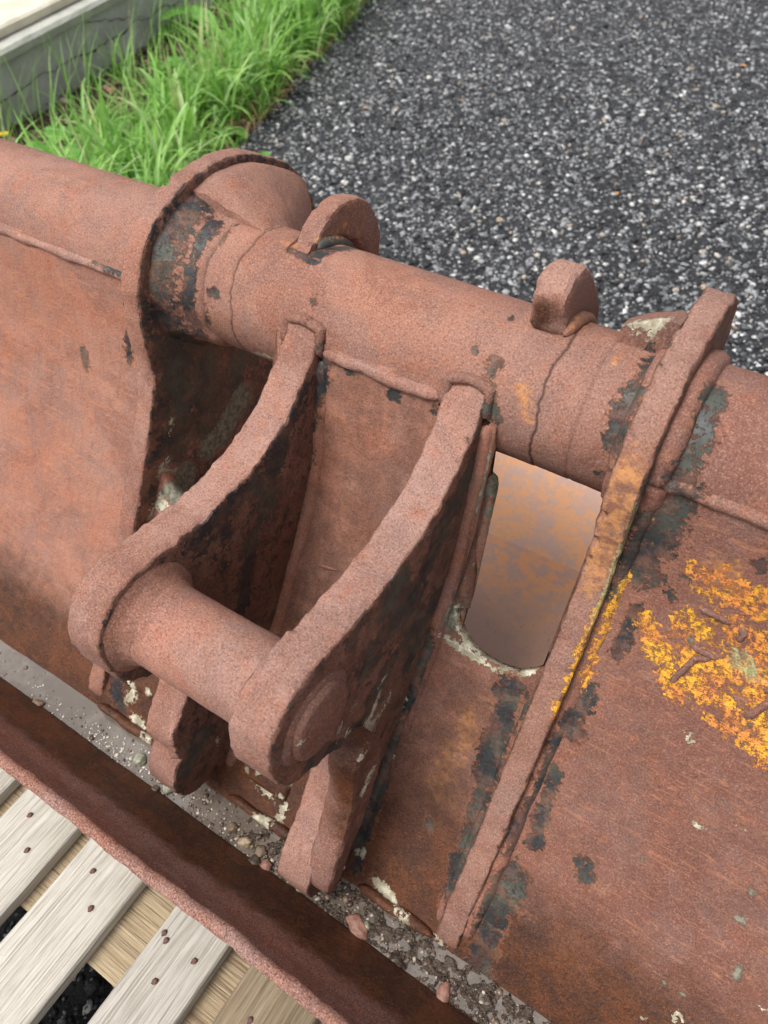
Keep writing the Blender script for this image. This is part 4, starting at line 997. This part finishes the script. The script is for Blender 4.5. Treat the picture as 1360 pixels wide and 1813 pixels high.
def blades(name, bases, lens, widths, leans, mat, droop=1.0, kind='stuff'):
    """each blade a bent V-section strip of 8 segments"""
    n = len(bases); SEG = 8; t = np.linspace(0, 1, SEG + 1)
    az = rng.uniform(0, 2 * np.pi, n) if leans is None else leans[0]; amp = rng.uniform(.15, 1.25, n) * droop if leans is None else leans[1]
    th = amp[:, None] * (t[None] ** 1.6) * 1.9 + rng.uniform(0, .25, n)[:, None]
    dl = lens[:, None] / SEG
    hx = np.cumsum(np.sin(th) * dl, 1) - np.sin(th[:, :1]) * dl; hz = np.cumsum(np.cos(th) * dl, 1) - np.cos(th[:, :1]) * dl
    wv = widths[:, None] * np.minimum(1, .55 + 1.6 * t[None]) * (1 - t[None] ** 2.6) * .5 + .0002
    tw = rng.uniform(-.8, .8, n)[:, None] * t[None]
    dx, dy = np.cos(az)[:, None], np.sin(az)[:, None]
    sx, sy = -np.sin(az[:, None] + tw), np.cos(az[:, None] + tw)
    cxp = bases[:, 0:1] + dx * hx; cyp = bases[:, 1:2] + dy * hx; czp = bases[:, 2:3] + hz
    V = np.zeros((n, SEG + 1, 3, 3))
    V[:, :, 0] = np.stack([cxp - sx * wv, cyp - sy * wv, czp + wv * .35], 2); V[:, :, 1] = np.stack([cxp, cyp, czp - wv * .1], 2); V[:, :, 2] = np.stack([cxp + sx * wv, cyp + sy * wv, czp + wv * .35], 2)
    base = np.arange(n)[:, None, None] * (SEG + 1) * 3 + np.arange(SEG)[None, :, None] * 3 + np.arange(2)[None, None, :]
    F = np.stack([base, base + 1, base + 4, base + 3], 3).reshape(-1, 4)
    me = bpy.data.meshes.new(name); me.vertices.add(n * (SEG + 1) * 3); me.vertices.foreach_set('co', V.reshape(-1).astype(np.float32))
    me.loops.add(len(F) * 4); me.loops.foreach_set('vertex_index', F.reshape(-1).astype(np.int32)); me.polygons.add(len(F)); me.polygons.foreach_set('loop_start', np.arange(0, len(F) * 4, 4, dtype=np.int32))
    me.update(calc_edges=True); me.polygons.foreach_set('use_smooth', [True] * len(F)); me.materials.append(mat)
    o = bpy.data.objects.new(name, me); COL.objects.link(o)
    if kind: o['kind'] = kind
    return o
def ground_z(x, y, t): return Z_G - .03 + .045 * max(0, 1 - t * 2.2)
B = []; Ln = []; Wd = []
tufts = 0
while tufts < 400:
    y = random.uniform(.55, 4.3); t = random.uniform(.02, 1.02)
    xa = wall_x(y); xb = edge_x(y)
    dens = .40 + .75 * math.exp(-((t - .68) / .26) ** 2)
    if t < .64: dens *= (.22 if y < 1.5 and t > .30 else .05)
    if y > 2.0 and t < .55: dens *= .12
    if random.random() > dens: continue
    tufts += 1; x0_ = xa + (xb - xa) * t; big = random.random() < .3; k = random.randint(9, 24)
    for _ in range(k):
        a = random.uniform(0, 6.28); r = random.random() ** .6 * .055
        B.append((x0_ + r * math.cos(a), y + r * math.sin(a), ground_z(0, 0, t))); L_ = random.uniform(.10, .25) if not big else random.uniform(.22, .42)
        Ln.append(L_); Wd.append(random.uniform(.007, .013) if not big else random.uniform(.010, .020))
blades('grass', np.array(B), np.array(Ln), np.array(Wd), None, GRASS)
# long thin stalks against the wall
B = []; Ln = []; Wd = []
for _ in range(240):
    y = random.uniform(.5, 2.6); t = random.uniform(.03, .60); B.append((wall_x(y) + (edge_x(y) - wall_x(y)) * t, y, ground_z(0, 0, t))); Ln.append(random.uniform(.22, .42)); Wd.append(random.uniform(.0022, .0048))
n_ = len(B); blades('grass', np.array(B), np.array(Ln), np.array(Wd), (rng.uniform(-1.2, 2.4, n_), rng.uniform(.1, .6, n_)), GRASS)
# dry straw near the asphalt edge
sn = NB('dry_straw'); STRAW = sn.set(Base_Color=sn.mix(sn.geo.outputs['Random Per Island'], (.42, .30, .14), (.28, .17, .08)), Roughness=.7)
B = []; Ln = []; Wd = []
for _ in range(800):
    y = random.uniform(.8, 4.2); B.append((edge_x(y) - random.uniform(-.05, .22), y, Z_G + .002)); Ln.append(random.uniform(.05, .16)); Wd.append(random.uniform(.002, .006))
blades('dry_straw', np.array(B), np.array(Ln), np.array(Wd), (rng.uniform(0, 6.28, len(B)), rng.uniform(.9, 1.4, len(B))), STRAW)
# broad-leaved weeds: each plant with its leaves
lm = NB('broad_leaf').obj(); lc = lm.mix(lm.ramp(lm.noise(30, 4), .4, .62), (.10, .30, .045), (.20, .42, .075)); lm.set(Base_Color=lc, Roughness=.45, Normal=lm.bump(lm.noise(90, 3), .002, .7))
tr = lm.t.nodes.new('ShaderNodeBsdfTranslucent'); lm.L(lc, tr.inputs[0]); mx = lm.t.nodes.new('ShaderNodeMixShader'); mx.inputs[0].default_value = .3
lm.L(lm.b.outputs[0], mx.inputs[1]); lm.L(tr.outputs[0], mx.inputs[2]); lm.L(mx.outputs[0], lm.out.inputs[0]); LEAF = lm.m
def leaf_mesh(L_, W_, curl, seed, toothed=False):
    verts = []; faces = []; n = 12; m = 6
    for i in range(n + 1):
        t = i / n; hw = W_ / 2 * (math.sin(math.pi * min(t, 1) ** .8) ** .75 if 0 < t < 1 else .02)
        if toothed: hw *= 1 + .22 * math.sin(i * 2.4)
        th = curl * t; 
        yc = L_ * (math.sin(curl * t) / curl if curl else t); zc = L_ * ((1 - math.cos(curl * t)) / curl if curl else 0)
        for j in range(m + 1):
            u_ = j / m * 2 - 1; verts.append((u_ * hw, yc, -zc + abs(u_) * hw * .28 + .10 * hw * math.sin(t * 9 + seed + u_ * 2)))
    for i in range(n):
        for j in range(m): a = i * (m + 1) + j; faces.append((a, a + 1, a + m + 2, a + m + 1))
    return verts, faces
def weed(px, py, z, nl, L_, W_, label, tooth=False, up=.6):
    c_ = on_z(px, py, z); c_.z = Z_G - .02
    r = thing('weed', label, 'weed', c_)
    hgt = z - c_.z
    for i in range(nl):
        v, f_ = leaf_mesh(L_ * random.uniform(.7, 1.1), W_ * random.uniform(.8, 1.1), random.uniform(.5, 1.3), i, tooth)
        o = obj('leaf', v, f_, LEAF, None, fix=False); o.parent = r
        o.location = (0, 0, hgt * random.uniform(.3, .9)); o.rotation_euler = (random.uniform(.1, up), 0, i * 2.4 + random.uniform(-.4, .4))
    sv, sf = [], []
    for k, zz_ in enumerate((0, hgt * .9)):
        for i in range(6): sv.append((.004 * math.cos(i * 1.047), .004 * math.sin(i * 1.047), zz_))
    for i in range(6): sf.append((i, (i + 1) % 6, 6 + (i + 1) % 6, 6 + i))
    o = obj('stem', sv, sf, LEAF, None); o.parent = r
    return r
weed(335, 15, -.56, 6, .20, .12, 'light green broad-leaved weed on bare earth at the top edge beside the wall')
weed(95, 245, -.60, 6, .16, .11, 'broad-leaved weed at the foot of the wall just above the rusty tube', up=.4)
weed(418, 228, -.655, 8, .07, .045, 'small toothed weed at the asphalt edge left of the round ear plate', True, .5)
weed(462, 268, -.675, 5, .06, .045, 'bright weed leaf lying on the asphalt behind the ear plate', True, .3)
weed(190, 215, -.62, 5, .14, .09, 'broad-leaved weed amid long grass right of the wall foot', up=.5)
weed(410, 60, -.66, 5, .09, .06, 'small broad-leaved weed in the grass under the top edge', True, .5)
weed(300, 105, -.62, 7, .10, .07, 'dark green leafy weed in the gap between wall grass and bare earth', True, .6)
weed(540, 60, -.66, 6, .09, .03, 'narrow-leaved weed near the asphalt edge at the top', False, .8)
# yellow flower at the left edge behind the tube
fl_ = thing('yellow_flower', 'small yellow flower peeping over the rusty tube at the left edge', 'flower', on_z(7, 238, -.60))
fl_.location.z = Z_G
pv_, pf_ = [], []
YEL = NB('petal_yellow').set(Base_Color=(.80, .55, .02), Roughness=.5)
for i in range(14):
    a = i * 2 * PI / 14; s_l = .022
    b_ = len(pv_); ca, sa = math.cos(a), math.sin(a)
    pv_ += [(0, 0, .09), (ca * s_l * .6 - sa * .004, sa * s_l * .6 + ca * .004, .096), (ca * s_l, sa * s_l, .092), (ca * s_l * .6 + sa * .004, sa * s_l * .6 - ca * .004, .096)]
    pf_.append((b_, b_ + 1, b_ + 2, b_ + 3))
o = obj('petals', pv_, pf_, YEL, None, fix=False); o.parent = fl_
sv = [(.002 * math.cos(i * 1.05), .002 * math.sin(i * 1.05), z) for z in (0, .092) for i in range(6)]
o = obj('stem', sv, [(i, (i + 1) % 6, 6 + (i + 1) % 6, 6 + i) for i in range(6)], LEAF, None); o.parent = fl_
# stones on the verge
def vstone(px, py, r, mat, label, seed):
    o = pebble(px, py, Z_G + .01, r, mat, label, (1, .8, .6), seed); o['group'] = 'stones on the earth beside the wall'
PALE = stone_mat('pale_stone', (.5, .44, .36), (.36, .30, .24)); ORG = stone_mat('orange_stone', (.42, .22, .12), (.30, .15, .09))
vstone(277, 42, .020, PALE, 'cream stone on the bare earth below the large weed', 31)
vstone(301, 58, .022, ORG, 'orange brown stone on the bare earth near the wall', 32)
vstone(380, 58, .026, ORG, 'terracotta stone under the grass near the top edge', 33)
vstone(300, 140, .018, ORG, 'small brown stone in the grass below the bare earth', 34)
# dead leaves on the asphalt
DL = NB('dead_leaf').set(Base_Color=(.50, .25, .09), Roughness=.7)
for px, py, L_, lab, rz in ((1322, 118, .060, 'orange dead leaf with forked twig on the asphalt at upper right', 1.2), (1092, 345, .042, 'small curled tan leaf on the asphalt above the flat lug', .3), (652, 190, .034, 'small pale leaf on the asphalt right of the grass', 2.0), (1136, 252, .022, 'tiny yellow leaf crumb on the asphalt in the middle right', .8)):
    v, f_ = leaf_mesh(L_, L_ * .28, 1.1, px, True)
    o = obj('dead_leaf', v, f_, DL, None, fix=False); o.location = on_z(px, py, Z_G + .012) ; o.rotation_euler = (.25, 0, rz); tag(o, lab, 'leaf')
SC.render.engine = 'CYCLES'
